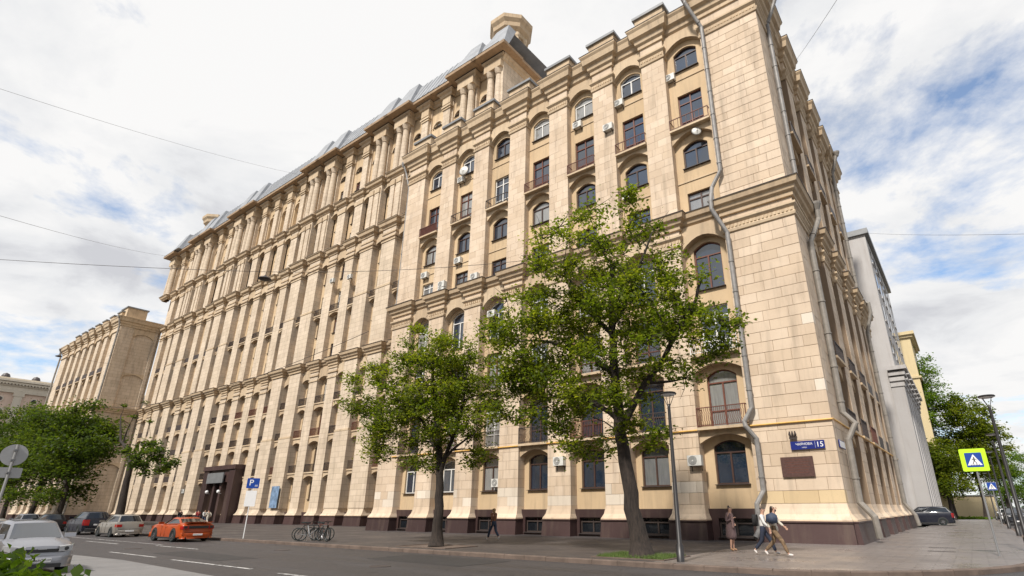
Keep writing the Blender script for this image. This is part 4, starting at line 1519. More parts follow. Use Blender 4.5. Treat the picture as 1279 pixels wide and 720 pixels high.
for u, lb in ((26.0, 'left of the two dark ventilation domes on the far classical roof'), (31.8, 'right of the two dark ventilation domes on the far classical roof')):
    mb = MB()
    mb.lathe(FCB(u, -2, 32.7), [(0.8, 0), (0.9, 0.6), (0.85, 1.2), (0.6, 1.7), (0.1, 1.95)], 14)
    o = mb.build('roof_dome', 'dark_sheet')
    o['label'] = lb
    o['category'] = 'roof vent'
# unseen houses across the street, added to darken the lower windows and ground
for i, (xa, xb, ya, h_, mt) in enumerate(((-150, -98, -17, 20, 'cream_plaster'), (-96, -46, -16, 23, 'yellow_plaster'), (-44, -4, -15, 20, 'cream_plaster'), (6, 50, -16, 22, 'pink_plaster'))):
    t_ = thing('unseen_house', ('cream house', 'ochre house', 'pale cream house', 'pink house')[i] + ' across the street, unseen, added to darken the lower windows', 'building', (xa, ya, 0))
    mb = MB()
    mb.box(I, xa, xb, ya - 14, ya, 0, h_, 0)
    npart(mb, 'wall', mt, t_)
    mb = MB()
    mb.box(I, xa - 0.3, xb + 0.3, ya - 14.3, ya + 0.7, h_, h_ + 0.6, 0)
    npart(mb, 'cornice', 'limestone_trim', t_)
    mb = MB()
    for x in np.arange(xa + 2.5, xb - 2, 3.6):
        for z in np.arange(1.6, h_ - 2.4, 3.9):
            mb.box(I, x, x + 1.5, ya - 0.1, ya + 0.03, z, z + 2.1, 0)
            mb.box(I, x - 0.1, x + 1.6, ya - 0.1, ya + 0.15, z - 0.16, z, 1)
    npart(mb, 'window', ['window_glass', 'limestone_trim'], t_, kind='stuff')
for (x, y, sx, sy, h, mt, lb) in ((22, 160, 8, 40, 26, 'cream_plaster', 'pale house beyond the far end of the side street, nearer of two'), (34, 270, 16, 30, 44, 'yellow_plaster', 'sandy tall house at the far end of the side street')):
    t_ = thing('house', lb, 'building', (x, y, 0))
    mb = MB()
    mb.box(I, 0, 2 * sx, -sy, sy, 0, h, 0)
    mb.build('wall', mt, t_)
    mb = MB()
    mb.box(I, -0.6, 2 * sx + 0.6, -sy - 0.6, sy + 0.6, h, h + 1.0, 0)
    mb.build('roof', 'zinc', t_)
    for k in range(int(2 * sx / 4)):
        for z in range(3, int(h) - 3, 4):
            mb = MB()
            mb.box(I, 1.2 + k * 4, 2.9 + k * 4, -sy - 0.05, -sy + 0.1, z, z + 2.2)
            mb.build('window', 'window_glass', t_)

# ------------------------------------------------------------------ trees


def leaf_mesh(name, centres, radii, counts, size, mat, flat=0.75, seed=1, shade_top=True):
    """thousands of small folded leaves gathered in clumps; centres (n,3), radii (n,3)"""
    R = np.random.default_rng(seed)
    P = []
    cl = []
    for i, (c, r, k) in enumerate(zip(centres, radii, counts)):
        k = int(k)
        d = R.normal(size=(k, 3)) * 0.52
        P.append(np.asarray(c) + np.clip(d, -1.6, 1.6) * np.asarray(r))
        cl.append(np.full(k, R.random()))
    P = np.concatenate(P)
    cl = np.concatenate(cl)
    n = len(P)
    nrm = R.normal(size=(n, 3)) * 0.75
    nrm[:, 2] = np.abs(nrm[:, 2]) + flat
    nrm /= np.linalg.norm(nrm, axis=1)[:, None]
    t = R.normal(size=(n, 3))
    t -= nrm * (t * nrm).sum(1)[:, None]
    t /= np.linalg.norm(t, axis=1)[:, None]
    b = np.cross(nrm, t)
    s = size * (0.5 + 0.95 * R.random(n))[:, None]
    droop = nrm * s * -0.18
    v = np.stack([P - t * s * 0.5, P + b * s * 0.36 + droop * -0.6, P + t * s * 0.55 + droop, P - b * s * 0.36 + droop * -0.6], 1).reshape(-1, 3)
    me = bpy.data.meshes.new(name)
    me.vertices.add(n * 4)
    me.vertices.foreach_set('co', v.ravel())
    me.loops.add(n * 4)
    me.loops.foreach_set('vertex_index', np.arange(n * 4, dtype=np.int32))
    me.polygons.add(n)
    me.polygons.foreach_set('loop_start', np.arange(0, n * 4, 4, dtype=np.int32))
    me.materials.append(MATS[mat])
    a = me.attributes.new('rnd', 'FLOAT', 'FACE')
    val = np.clip(0.4 * cl + 0.5 * R.random(n) + 0.08 + 0.25 * (R.random(n) > 0.93), 0, 1)
    a.data.foreach_set('value', val.astype(np.float32))
    me.update(calc_edges=True)
    return me


def grow(path, rad0, rad1, clumps, seed, twigs=True, gnarl=0.35, limbs=()):
    """trunk polyline + one branch per clump, attached to the nearest node of the growing skeleton"""
    R = random.Random(seed)
    mb = MB()
    path = [Vector(p) for p in path]
    pts = []
    for a, b in zip(path[:-1], path[1:]):
        for k in range(4):
            pts.append(a.lerp(b, k / 4))
    pts.append(path[-1])
    n = len(pts)
    rad = [rad0 + (rad1 - rad0) * (i / (n - 1)) ** 0.8 for i in range(n)]
    rad[0] *= 1.45
    rad[1] *= 1.12
    pts = [p + Vector((R.uniform(-1, 1), R.uniform(-1, 1), 0)) * rad[i] * 0.18 for i, p in enumerate(pts)]
    mb.tube(pts, rad, 12)
    nodes = [(p, r, i) for i, (p, r) in enumerate(zip(pts, rad)) if i > n * 0.35]
    for lp, l0, l1 in limbs:
        lp = [Vector(p) for p in lp]
        q = []
        for a, b in zip(lp[:-1], lp[1:]):
            for k in range(3):
                q.append(a.lerp(b, k / 3))
        q.append(lp[-1])
        q = [p + Vector((R.uniform(-1, 1), R.uniform(-1, 1), R.uniform(-1, 1))) * 0.07 for p in q]
        rr = [l0 + (l1 - l0) * i / (len(q) - 1) for i in range(len(q))]
        mb.tube(q, rr, 8)
        nodes += [(p, r, 0) for p, r in zip(q, rr)][1:]
    for c in sorted([Vector(c) for c in clumps], key=lambda c: min((c - q[0]).length for q in nodes)):
        best = min(nodes, key=lambda q: (c - q[0]).length + max(0, q[0].z - c.z + 0.15 * (c - q[0]).length) * 1.6)
        a, r0 = best[0], min(best[1] * 0.72, 0.04 + 0.028 * (c - best[0]).length)
        L = (c - a).length
        k = max(3, int(L / 0.6))
        mid = a.lerp(c, 0.5) + Vector((R.uniform(-1, 1), R.uniform(-1, 1), R.uniform(-0.1, 1.0))) * L * 0.16
        br, rr = [], []
        for i in range(k + 1):
            t = i / k
            p = a * (1 - t) ** 2 + mid * 2 * t * (1 - t) + c * t * t
            if 0 < i < k:
                p += Vector((R.uniform(-1, 1), R.uniform(-1, 1), R.uniform(-1, 1))) * 0.05 * gnarl * 2
            br.append(p)
            rr.append(max(0.012, r0 * (1 - 0.8 * t)))
        mb.tube(br, rr, 6)
        for p, r in list(zip(br, rr))[1:]:
            nodes.append((p, r, 0))
        if twigs:
            for _ in range(4):
                d = Vector((R.gauss(0, 1), R.gauss(0, 1), R.gauss(0.1, 0.7))).normalized() * R.uniform(0.5, 1.0)
                mb.tube([c.lerp(a, 0.15), c + d * 0.5, c + d], [0.018, 0.012, 0.006], 4)
    return mb


def tree(name, label, base, path, rads, lobes, nclump, leaves, size, mat='leaf', seed=1, group=None, clump_r=0.85, gaps=1.0, extra=(), limbs=(), thin=0.0):
    """lobes: ellipsoids (x,y,z,rx,ry,rz) relative to the base, filled with leaf clumps near their shells"""
    R = random.Random(seed)
    t = thing(name, label, 'tree', base, 0, group)
    cs, rs, ks = [], [], []
    vol = [l[3] * l[4] * l[5] for l in lobes]
    for l, v in zip(lobes, vol):
        k = max(2, round(nclump * v / sum(vol)))
        for _ in range(k):
            while True:
                d = Vector((R.gauss(0, 1), R.gauss(0, 1), R.gauss(0, 1))).normalized()
                q = R.random() ** 0.36
                c = Vector((l[0] + d.x * l[3] * q, l[1] + d.y * l[4] * q, l[2] + d.z * l[5] * q))
                break
            cs.append(c)
            s = clump_r * R.uniform(0.65, 1.3)
            rs.append((s * R.uniform(0.9, 1.3), s * R.uniform(0.9, 1.3), s * R.uniform(0.5, 0.8)))
            ks.append(s ** 2 * (1.0 - thin * min(1, max(0, (c.z - 6.0) / 6.0))))
    for e in extra:
        cs.append(Vector(e[:3]))
        rs.append((e[3], e[3], e[3] * 0.5))
        ks.append(e[3] ** 2)
    tot = sum(ks)
    ks = [max(12, leaves * k / tot) for k in ks]
    grow(path, rads[0], rads[1], cs, seed, limbs=limbs).build('trunk', 'bark', t, True)
    link('crown', leaf_mesh('crown', [tuple(c) for c in cs], rs, ks, size, mat, seed=seed), t)
    return t


T1 = tree('linden_tree', 'tall leafy street tree with thick leaning dark trunk in a grass square by the corner', (-10.2, 19.17, 0), [(0, 0, 0), (-0.3, 0.0, 2.2), (-0.62, 0.05, 4.6), (-0.75, 0.05, 6.6), (-0.85, 0.1, 9.0), (-0.7, 0.1, 12.0)], (0.35, 0.12),
          [(-1.2, 0.2, 11.6, 3.6, 3.4, 3.9), (1.7, 0.2, 8.7, 3.2, 3.0, 2.5), (-4.9, 0.2, 9.3, 3.6, 3.2, 2.6), (-4.7, 0, 6.6, 2.6, 2.4, 1.9), (-1.4, -0.4, 6.6, 2.8, 2.8, 1.6), (-2.3, 0.2, 4.6, 1.8, 1.7, 1.3), (0.4, -0.2, 4.5, 1.2, 1.2, 0.55)],
          290, 43000, 0.145, seed=5, clump_r=0.56, thin=0.35, limbs=[([(-0.62, 0.05, 4.4), (0.3, 0, 5.9), (1.4, 0, 7.2), (2.7, 0.1, 9.0), (3.4, 0.1, 10.2)], 0.17, 0.05), ([(-0.75, 0.05, 6.9), (-2.2, 0, 8.0), (-4.0, 0.1, 8.9), (-6.0, 0.1, 9.4)], 0.14, 0.04), ([(-0.65, 0.05, 5.0), (-2.0, -0.2, 6.0), (-4.2, -0.2, 6.3)], 0.13, 0.04), ([(-0.85, 0.1, 9.0), (0.3, 0.3, 11.0), (1.3, 0.2, 13.0)], 0.12, 0.03), ([(-0.8, 0.1, 8.6), (-2.4, -0.3, 10.6), (-3.2, -0.2, 12.6)], 0.12, 0.03)], extra=[(4.4, 0.2, 8.2, 0.55), (3.9, 0, 7.2, 0.5), (0.5, 0, 15.2, 0.6), (-2.2, 0, 14.9, 0.6), (1.2, -0.2, 4.3, 0.6), (0.7, 0, 3.9, 0.5)])
T2 = tree('linden_tree', 'smaller rounded street tree with slim dark trunk left of the walking woman', (-21.0, 19.14, 0), [(0, 0, 0), (0.0, 0, 1.8), (-0.1, 0, 3.4), (-0.5, 0, 5.5), (-1.2, 0.1, 7.4), (-1.4, 0.1, 9.2)], (0.27, 0.07),
          [(-1.6, 0, 8.9, 2.8, 2.8, 2.4), (-5.0, 0.1, 7.9, 3.0, 2.4, 1.8), (0.7, 0, 7.2, 2.6, 2.6, 2.3), (2.0, 0.1, 5.2, 1.9, 1.8, 1.4), (-2.6, -0.2, 5.3, 2.8, 2.2, 1.6), (-3.3, 0, 6.3, 2.0, 2, 1.2)],
          190, 32000, 0.14, seed=9, clump_r=0.56, limbs=[([(-0.1, 0, 3.3), (0.7, 0, 5.0), (1.3, 0, 6.8), (1.2, 0.1, 8.4)], 0.12, 0.03), ([(-0.3, 0, 4.3), (-1.8, 0.1, 6.0), (-3.6, 0.1, 7.4)], 0.1, 0.03), ([(-0.2, 0, 3.8), (1.2, -0.1, 4.6), (2.2, 0, 5.2)], 0.08, 0.03)], extra=[(-0.5, -0.2, 3.6, 0.5), (1.9, 0.2, 3.7, 0.6)])
# nearly bare small tree and the dense trees further left
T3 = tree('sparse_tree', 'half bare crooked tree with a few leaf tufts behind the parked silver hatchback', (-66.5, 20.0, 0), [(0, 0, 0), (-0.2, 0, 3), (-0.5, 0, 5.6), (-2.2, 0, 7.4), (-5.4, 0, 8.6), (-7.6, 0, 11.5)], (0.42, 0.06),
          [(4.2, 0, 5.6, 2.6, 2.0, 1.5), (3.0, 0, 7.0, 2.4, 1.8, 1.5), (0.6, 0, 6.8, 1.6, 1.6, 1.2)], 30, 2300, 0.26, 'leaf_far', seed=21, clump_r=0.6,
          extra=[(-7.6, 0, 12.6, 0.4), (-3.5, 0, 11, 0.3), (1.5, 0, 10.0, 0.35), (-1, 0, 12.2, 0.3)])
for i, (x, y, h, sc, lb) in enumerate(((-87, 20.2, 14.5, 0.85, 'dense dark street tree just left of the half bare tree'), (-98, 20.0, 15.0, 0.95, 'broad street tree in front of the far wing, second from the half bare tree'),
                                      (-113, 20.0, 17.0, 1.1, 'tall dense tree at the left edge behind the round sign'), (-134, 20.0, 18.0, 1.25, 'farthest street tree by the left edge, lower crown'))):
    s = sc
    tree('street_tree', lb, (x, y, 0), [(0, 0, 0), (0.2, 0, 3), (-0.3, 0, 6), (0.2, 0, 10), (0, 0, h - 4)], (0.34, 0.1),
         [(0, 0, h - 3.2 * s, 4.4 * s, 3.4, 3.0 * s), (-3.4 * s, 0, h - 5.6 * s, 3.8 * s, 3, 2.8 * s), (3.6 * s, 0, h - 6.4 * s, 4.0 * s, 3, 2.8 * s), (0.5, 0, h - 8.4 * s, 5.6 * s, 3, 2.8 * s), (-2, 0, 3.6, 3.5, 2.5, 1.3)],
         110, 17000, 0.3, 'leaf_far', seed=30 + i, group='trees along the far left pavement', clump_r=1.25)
for i, (x, y, h, lobes, nc, nl, mt, lb) in enumerate((
        (-2.6, 104, 27.0, [(0, 0, 22, 2.4, 2.4, 4.5), (0.5, 0, 16, 3.4, 3, 4)], 90, 7000, 'leaf_bush', 'thin-topped tree against the yellow house beyond the grey building'),
        (1.2, 106, 19.5, [(0, 0, 14.5, 4.0, 3.5, 4.2), (2.4, 0, 11, 3.8, 3.5, 3.6), (-2.6, 0, 10, 3.4, 3, 3.4), (0.5, 0, 7.5, 4.4, 3.5, 2.6)], 200, 26000, 'leaf', 'full green tree beyond the grey building behind the crossing sign'),
        (-2.8, 99, 12.0, [(0, 0, 8.4, 2.6, 2.4, 3.2), (0.4, 0, 5.0, 2.8, 2.4, 2.2)], 90, 9000, 'leaf', 'low tree at the foot of the grey building behind the navy car'),
        (5.5, 150, 15.0, [(0, 0, 10, 4, 4, 4), (1.5, 0, 6, 4, 4, 2.6)], 90, 9000, 'leaf_bush', 'yellow-green tree down the side street behind the lamp posts'),
        (14.0, 140, 13.0, [(0, 0, 9, 4.2, 4, 4), (2.5, 0, 5.5, 4, 4, 2.6)], 90, 9000, 'leaf_bush', 'light green tree across the side street at the right edge'),
        (13.0, 190, 17.0, [(0, 0, 11, 6, 5, 5), (0, 0, 6, 6, 5, 3)], 80, 8000, 'leaf_bush', 'pale green tree farther down the side street beyond the lamp posts'))):
    tree('street_tree', lb, (x, y, 0), [(0, 0, 0), (0.1, 0, 3), (-0.2, 0, h * 0.4), (0, 0, h - 4)], (0.32, 0.07), lobes, nc, nl, 0.3, mt, seed=50 + i, group='trees down the side street', clump_r=1.0)

t = thing('garden_wall', 'low tan rendered wall under the side street trees behind the navy car', 'wall', (0, 121, 0))
mb = MB()
mb.box(I, -6, 3.0, -0.3, 0.3, 0, 3.4)
mb.build('wall', 'yellow_plaster', t)
mb = MB()
mb.box(I, -6.15, 3.15, -0.45, 0.45, 3.4, 3.6)
mb.build('coping', 'zinc', t)

# far treeline closing the side street: one mass
cs = [(x, 330 + random.uniform(-12, 12), random.uniform(2, 9)) for x in np.arange(6, 60, 2.2) for _ in range(2)]
me = leaf_mesh('treeline', cs, [(3, 3, 2.4)] * len(cs), [130] * len(cs), 0.9, 'leaf_far', seed=77)
link('distant_treeline', me, None, kind='stuff')

# shrub at the near left corner
sh = thing('shrub', 'bright green leafy shrub at the lower left in front of the silver car', 'shrub', (-6.0, 1.0, 0))
cs = [(random.uniform(-0.6, 0.5), random.uniform(-0.75, 0.62), random.uniform(0.6, 1.42)) for _ in range(190)]
cs = [c for c in cs if c[2] < 1.42 - 0.36 * max(0, c[1] + 0.25)]
mb = MB()
for c in cs:
    mb.tube([(c[0] * 0.3, c[1] * 0.3, -0.02), (c[0] * 0.7, c[1] * 0.7, c[2] * 0.6), c], [0.012, 0.008, 0.004], 5)
mb.build('stem', 'bark', sh, True)
link('foliage', leaf_mesh('foliage', cs, [(0.17, 0.17, 0.14)] * len(cs), [45] * len(cs), 0.085, 'leaf_bush', 0.5, 88), sh)

# planted squares round the two street trees
for (x, y, sx, sy, gr) in ((-10.2, 19.2, 1.35, 1.0, True), (-21.0, 19.15, 1.6, 0.95, False)):
    mb = MB()
    mb.box(I, x - sx, x + sx, y - sy, y + sy, -0.1, 0.008, 0)
    mb.build('tree_pit', 'soil' if gr else 'kerb_stone', kind='structure')
    mb = MB()
    for a0, a1, b0, b1 in ((-sx - 0.1, sx + 0.1, -sy - 0.1, -sy), (-sx - 0.1, sx + 0.1, sy, sy + 0.1), (-sx - 0.1, -sx, -sy, sy), (sx, sx + 0.1, -sy, sy)):
        mb.box(I, x + a0, x + a1, y + b0, y + b1, -0.1, 0.035, 0)
    mb.build('tree_pit_edging', 'kerb_stone', kind='structure')
    if gr:
        R = np.random.default_rng(4)
        n = 5200
        p = np.stack([x + R.uniform(-sx, sx, n), y + R.uniform(-sy, sy, n), np.full(n, 0.008)], 1)
        keep = R.random(n) < 0.35 + 0.65 * (np.abs(p[:, 0] - x) > 0.5)
        p = p[keep]
        n = len(p)
        a = R.uniform(0, 2 * pi, n)
        h = R.uniform(0.05, 0.16, n)
        d = np.stack([np.cos(a), np.sin(a), np.zeros(n)], 1)
        tip = p + np.stack([R.normal(0, 0.03, n), R.normal(0, 0.03, n), h], 1)
        v = np.stack([p - d * 0.009, p + d * 0.009, tip], 1).reshape(-1, 3)
        me = bpy.data.meshes.new('grass')
        me.from_pydata(v.tolist(), [], np.arange(n * 3).reshape(-1, 3).tolist())
        me.materials.append(MATS['grass_blade'])
        link('grass', me, None, kind='stuff')
mb = MB()
me = leaf_mesh('verge', [(x, y, 0.12) for x in np.arange(-6, 1.5, 0.6) for y in (104, 106, 108)], [(0.6, 1.2, 0.15)] * 39, [60] * 39, 0.3, 'leaf_bush', 0.9, 12)
link('verge_grass', me, None, kind='stuff')

# ------------------------------------------------------------------ street lamps, signs, wires


def lamp(x, y, h, label, group, far=False):
    t = thing('street_lamp', label, 'street lamp', (x, y, 0), 0, group)
    mb = MB()
    mb.lathe((0, 0, 0), [(0.13, 0), (0.13, 0.5), (0.085, 0.56), (0.055, h - 0.5), (0.05, h - 0.4)], 10)
    mb.build('pole', 'black_metal', t, True)
    mb = MB()
    for k in range(4):
        a = pi / 4 + k * pi / 2
        mb.tube([(0.05 * cos(a), 0.05 * sin(a), h - 0.45), (0.24 * cos(a), 0.24 * sin(a), h - 0.03)], 0.012, 5)
    mb.lathe((0, 0, h - 0.05), [(0.3, 0), (0.31, 0.04), (0.28, 0.07), (0.02, 0.08)], 14)
    mb.build('lamp_head', 'black_metal', t)
    mb = MB()
    mb.lathe((0, 0, h - 0.09), [(0.02, -0.02), (0.22, 0), (0.27, 0.036)], 14)
    mb.build('diffuser', 'sign_white', t)
    return t


lamp(-8.2, 18.2, 5.6, 'slim black lamp post with funnel head on the kerb in front of the corner', 'black lamp posts')
lamp(1.4, 29.3, 6.1, 'nearest black lamp post beside the yellow-green crossing sign', 'black lamp posts')
for (x, y), lb in zip(((1.85, 45.5), (1.95, 60), (2.05, 78), (2.1, 98), (2.2, 122)), ('second', 'third', 'fourth', 'fifth', 'sixth')):
    lamp(x, y, 6.1, lb + ' black lamp post along the side street kerb, counted from the crossing sign', 'black lamp posts')


def text(body, size, M_, mat, parent, name='lettering', ext=0.004, align='CENTER', sx=1.0):
    c = bpy.data.curves.new(name, 'FONT')
    c.body = body
    c.size = size
    c.align_x = align
    c.align_y = 'CENTER'
    c.extrude = ext
    c.offset = 0.004 * size
    c.materials.append(MATS[mat])
    o = bpy.data.objects.new(name, c)
    COL.objects.link(o)
    if parent is not None:
        o.parent = parent
    o.matrix_local = M_ @ Matrix.Diagonal((sx, 1, 1, 1))
    return o


UPR = Matrix.Rotation(radians(90), 4, 'X')       # text stands up facing -Y


def rrect(w, h, r, n=5):
    pts = []
    for cx_, cz_, a0 in ((w / 2 - r, h / 2 - r, 0), (-w / 2 + r, h / 2 - r, 90), (-w / 2 + r, -h / 2 + r, 180), (w / 2 - r, -h / 2 + r, 270)):
        for k in range(n + 1):
            a = radians(a0 + 90 * k / n)
            pts.append((cx_ + r * cos(a), cz_ + r * sin(a)))
    return pts


def slab(mb, pts, y0, y1, z=0.0, m=0):
    mb.loft([[(x, y0, z + q) for x, q in pts], [(x, y1, z + q) for x, q in pts]], m)


def crossing_sign(x, y, rz, label, h=3.3, s=0.82, border=True):
    t = thing('crossing_sign', label, 'road sign', (x, y, 0), rz, 'pedestrian crossing signs')
    mb = MB()
    mb.lathe((0, 0.05, 0), [(0.035, 0), (0.035, h + s * 0.45)], 10)
    mb.build('post', 'post_grey', t, True)
    if border:
        mb = MB()
        slab(mb, rrect(s, s, 0.05), 0, 0.012, h)
        mb.build('lime_plate', 'sign_lime', t)
    else:
        mb = MB()
        slab(mb, rrect(s * 0.66, s * 0.66, 0.03), 0, 0.012, h)
        mb.build('back_plate', 'sign_back', t)
    b = MB()
    slab(b, rrect(s * 0.64, s * 0.64, 0.03), -0.006, -0.0005, h)
    b.build('blue_plate', 'sign_blue', t)
    b = MB()
    q = s * 0.28
    b.poly([(-q, -0.009, h - q * 0.85), (q, -0.009, h - q * 0.85), (0, -0.009, h + q * 0.9)])
    b.build('white_triangle', 'sign_white', t)
    b = MB()      # walking figure and stripes
    k = q / 0.28
    Y = -0.012
    b.poly([(0.03 * k * cos(a) + 0.005 * k, Y, h + 0.095 * k + 0.03 * k * sin(a)) for a in np.linspace(0, 2 * pi, 9)[:-1]])
    for p in ([(-0.03, 0.06), (0.035, 0.06), (0.03, -0.05), (-0.02, -0.05)], [(-0.02, -0.05), (0.012, -0.05), (-0.06, -0.19), (-0.09, -0.19)], [(0.0, -0.05), (0.03, -0.05), (0.075, -0.12), (0.09, -0.19), (0.06, -0.19), (0.045, -0.12)],
              [(-0.03, 0.06), (-0.03, 0.03), (-0.085, -0.02), (-0.095, 0.0)], [(0.035, 0.06), (0.035, 0.03), (0.09, -0.01), (0.1, 0.01)]):
        b.poly([(u * k, Y, h + z * k) for u, z in p])
    for u in (-0.16, -0.1, -0.04, 0.02, 0.08, 0.14):
        b.poly([(u * k, Y + 0.001, h - 0.235 * k), ((u + 0.035) * k, Y + 0.001, h - 0.235 * k), ((u + 0.03) * k, Y + 0.001, h - 0.205 * k), ((u + 0.005) * k, Y + 0.001, h - 0.205 * k)])
    b.build('walking_figure', 'black_metal', t)
    return t


crossing_sign(0.36, 26.4, radians(2), 'nearest yellow-green bordered pedestrian crossing sign on the right pavement', 3.33)
crossing_sign(1.75, 68.0, radians(2), 'farther small blue crossing sign without border among the lamp posts at the right edge', 3.5, 1.1, False)

t = thing('parking_sign', 'blue P parking sign with white plates on a post near the bicycles', 'road sign', (-37.3, 17.95, 0), radians(58), None)
mb = MB()
mb.lathe((0, 0.04, 0), [(0.03, 0), (0.03, 3.6)], 8)
mb.build('post', 'sign_back', t, True)
mb = MB()
slab(mb, rrect(0.72, 0.62, 0.05), 0, 0.01, 3.28)
mb.build('blue_plate', 'sign_blue', t)
text('P', 0.5, Matrix.Translation((-0.1, -0.003, 3.3)) @ UPR, 'sign_white', t)
text('00', 0.16, Matrix.Translation((0.2, -0.003, 3.12)) @ UPR, 'sign_white', t)
mb = MB()
slab(mb, rrect(0.62, 0.95, 0.04), 0, 0.01, 2.35)
mb.build('white_plate', 'sign_white', t)

t = thing('round_sign', 'grey backs of a round sign and plate on a post at the left edge', 'road sign', (-28.0, 4.75, 0), radians(90))
mb = MB()
mb.lathe((0, 0.02, 0), [(0.045, 0), (0.045, 3.95)], 10)
mb.build('post', 'post_grey', t, True)
mb = MB()
slab(mb, [(0.38 * cos(a), 0.38 * sin(a)) for a in np.linspace(0, 2 * pi, 33)[:-1]], 0.07, 0.085, 3.58)
mb.build('disc', 'sign_back', t)
mb = MB()
slab(mb, rrect(0.72, 0.36, 0.05), 0.07, 0.085, 2.96)
mb.build('plate', 'sign_back', t)
mb = MB()
for z in (3.75, 3.4, 2.96):
    mb.box(I, -0.06, 0.06, -0.035, 0.07, z - 0.03, z + 0.03)
mb.build('bracket', 'zinc', t)

# house number, plaque and little signs on the corner
t = thing('street_name_sign', 'long dark blue street name sign with white number on the corner pier', 'house sign', (-6.35, 30.93, 4.72), 0)
mb = MB()
slab(mb, rrect(1.66, 0.42, 0.03), -0.03, 0.02)
mb.build('plate', 'house_blue', t)
text('ЧАЯНОВА', 0.17, Matrix.Translation((-0.16, -0.034, 0.05)) @ UPR, 'sign_white', t, sx=1.0)
text('УЛИЦА', 0.07, Matrix.Translation((-0.16, -0.034, -0.12)) @ UPR, 'sign_white', t)
text('15', 0.36, Matrix.Translation((0.6, -0.034, -0.01)) @ UPR, 'sign_white', t)
mb = MB()
mb.box(I, 0.37, 0.378, -0.034, -0.03, -0.16, 0.16)
mb.build('divider', 'sign_white', t)
t = thing('side_street_sign', 'small dark blue sign on the side street face just round the corner', 'house sign', (-4.93, 32.2, 4.75), radians(90))
mb = MB()
slab(mb, rrect(1.5, 0.4, 0.03), -0.03, 0.02)
mb.build('plate', 'house_blue', t)
mb = MB()
slab(mb, rrect(1.42, 0.32, 0.03), -0.034, -0.03)
mb.build('white_panel', 'sign_white', t)
t = thing('memorial_plaque', 'brown stone plaque below the blue street sign on the corner pier', 'plaque', (-7.0, 30.93, 3.66), 0)
mb = MB()
mb.box(I, -0.8, 0.8, -0.04, 0.02, -0.5, 0.5)
mb.build('slab', 'plaque', t)
mb = MB()
for z in np.arange(0.36, -0.4, -0.13):
    w_ = random.uniform(0.4, 0.66)
    mb.box(I, -w_, w_, -0.043, -0.04, z - 0.012, z + 0.012)
mb.build('engraved_lines', 'rust_paint', t)
t = thing('wall_lantern', 'small dark bracket with ornament above the blue street sign', 'lantern', (-7.0, 30.95, 5.05), 0)
mb = MB()
mb.box(I, -0.18, 0.18, -0.12, 0, 0.02, 0.08)
for k in (-1, 0, 1):
    mb.tube([(k * 0.05, -0.06, 0.08), (k * 0.15, -0.08, 0.25), (k * 0.13, -0.08, 0.42)], [0.04, 0.07, 0.03], 6)
mb.build('bracket', 'dark_iron', t)
t = thing('wall_poster', 'blue poster panel on the pier right of the entrance', 'poster', (-71.4, 37.3, 3.2), 0)
mb = MB()
mb.box(I, -0.9, 0.9, -0.05, 0.0, -1.3, 1.3)
mb.build('panel', 'poster_print', t)

# overhead wires and the hanging lamps


def wire(a, b, sag, label, r=0.02):
    a, b = Vector(a), Vector(b)
    mb = MB()
    mb.tube([a.lerp(b, t) - Vector((0, 0, sag * 4 * t * (1 - t))) for t in np.linspace(0, 1, 14)], r, 5)
    o = mb.build('wire', 'dark_iron', None, True)
    o['label'] = label
    o['category'] = 'cable'


def hanging_lamp(x, y, z, label):
    t = thing('hanging_lamp', label, 'street lamp', (x, y, z), 0, 'lamps hung over the street')
    mb = MB()
    mb.lathe((0, 0, 0), [(0.05, 0.32), (0.12, 0.22), (0.42, 0.06), (0.5, -0.04), (0.3, -0.1), (0.05, -0.12)], 14)
    mb.build('lamp_shade', 'dark_sheet', t, True)
    mb = MB()
    mb.tube([(0, 0, 0.3), (0, 0, 0.6)], 0.02, 5)
    mb.build('hanger', 'dark_iron', t)


hanging_lamp(-41.6, 18.0, 18.8, 'dark lamp disc hanging on a wire in front of the long facade')
hanging_lamp(-122.0, 22.0, 26.6, 'farther dark lamp disc hanging by the flank of the far wing')
wire((-41.6, 18, 19.4), (-20.0, 31, 19.8), 0.5, 'thin wire holding the nearer hanging lamp to the facade')
wire((-41.6, 18, 19.4), (-75, -6, 22.5), 0.4, 'thin wire from the nearer hanging lamp out over the street')
wire((-130, 30.8, 20), (-46, 30.8, 18.6), 2.5, 'long slack wire crossing low in front of the facade', 0.03)
wire((-122, 22, 27.2), (-128, 31, 28.0), 0.2, 'short wire holding the farther hanging lamp')
wire((-52.4, -1.1, 30.9), (-80.5, 36.7, 54.7), 0.6, 'wire across the sky at the upper left', 0.012)
wire((-56.1, 1.6, 23.0), (-134, 37.0, 55.0), 0.6, 'lower wire across the sky at the left', 0.016)
wire((-4.2, 39.5, 36.2), (2.1, 14.5, 18.5), 0.15, 'wire from the corner cornice across the sky at the upper right', 0.011)
wire((-3.9, 71.0, 33.8), (7.5, 42, 17.5), 0.2, 'faint wire crossing the right sky at mid height', 0.012)

# ------------------------------------------------------------------ air conditioners and dishes on the facade


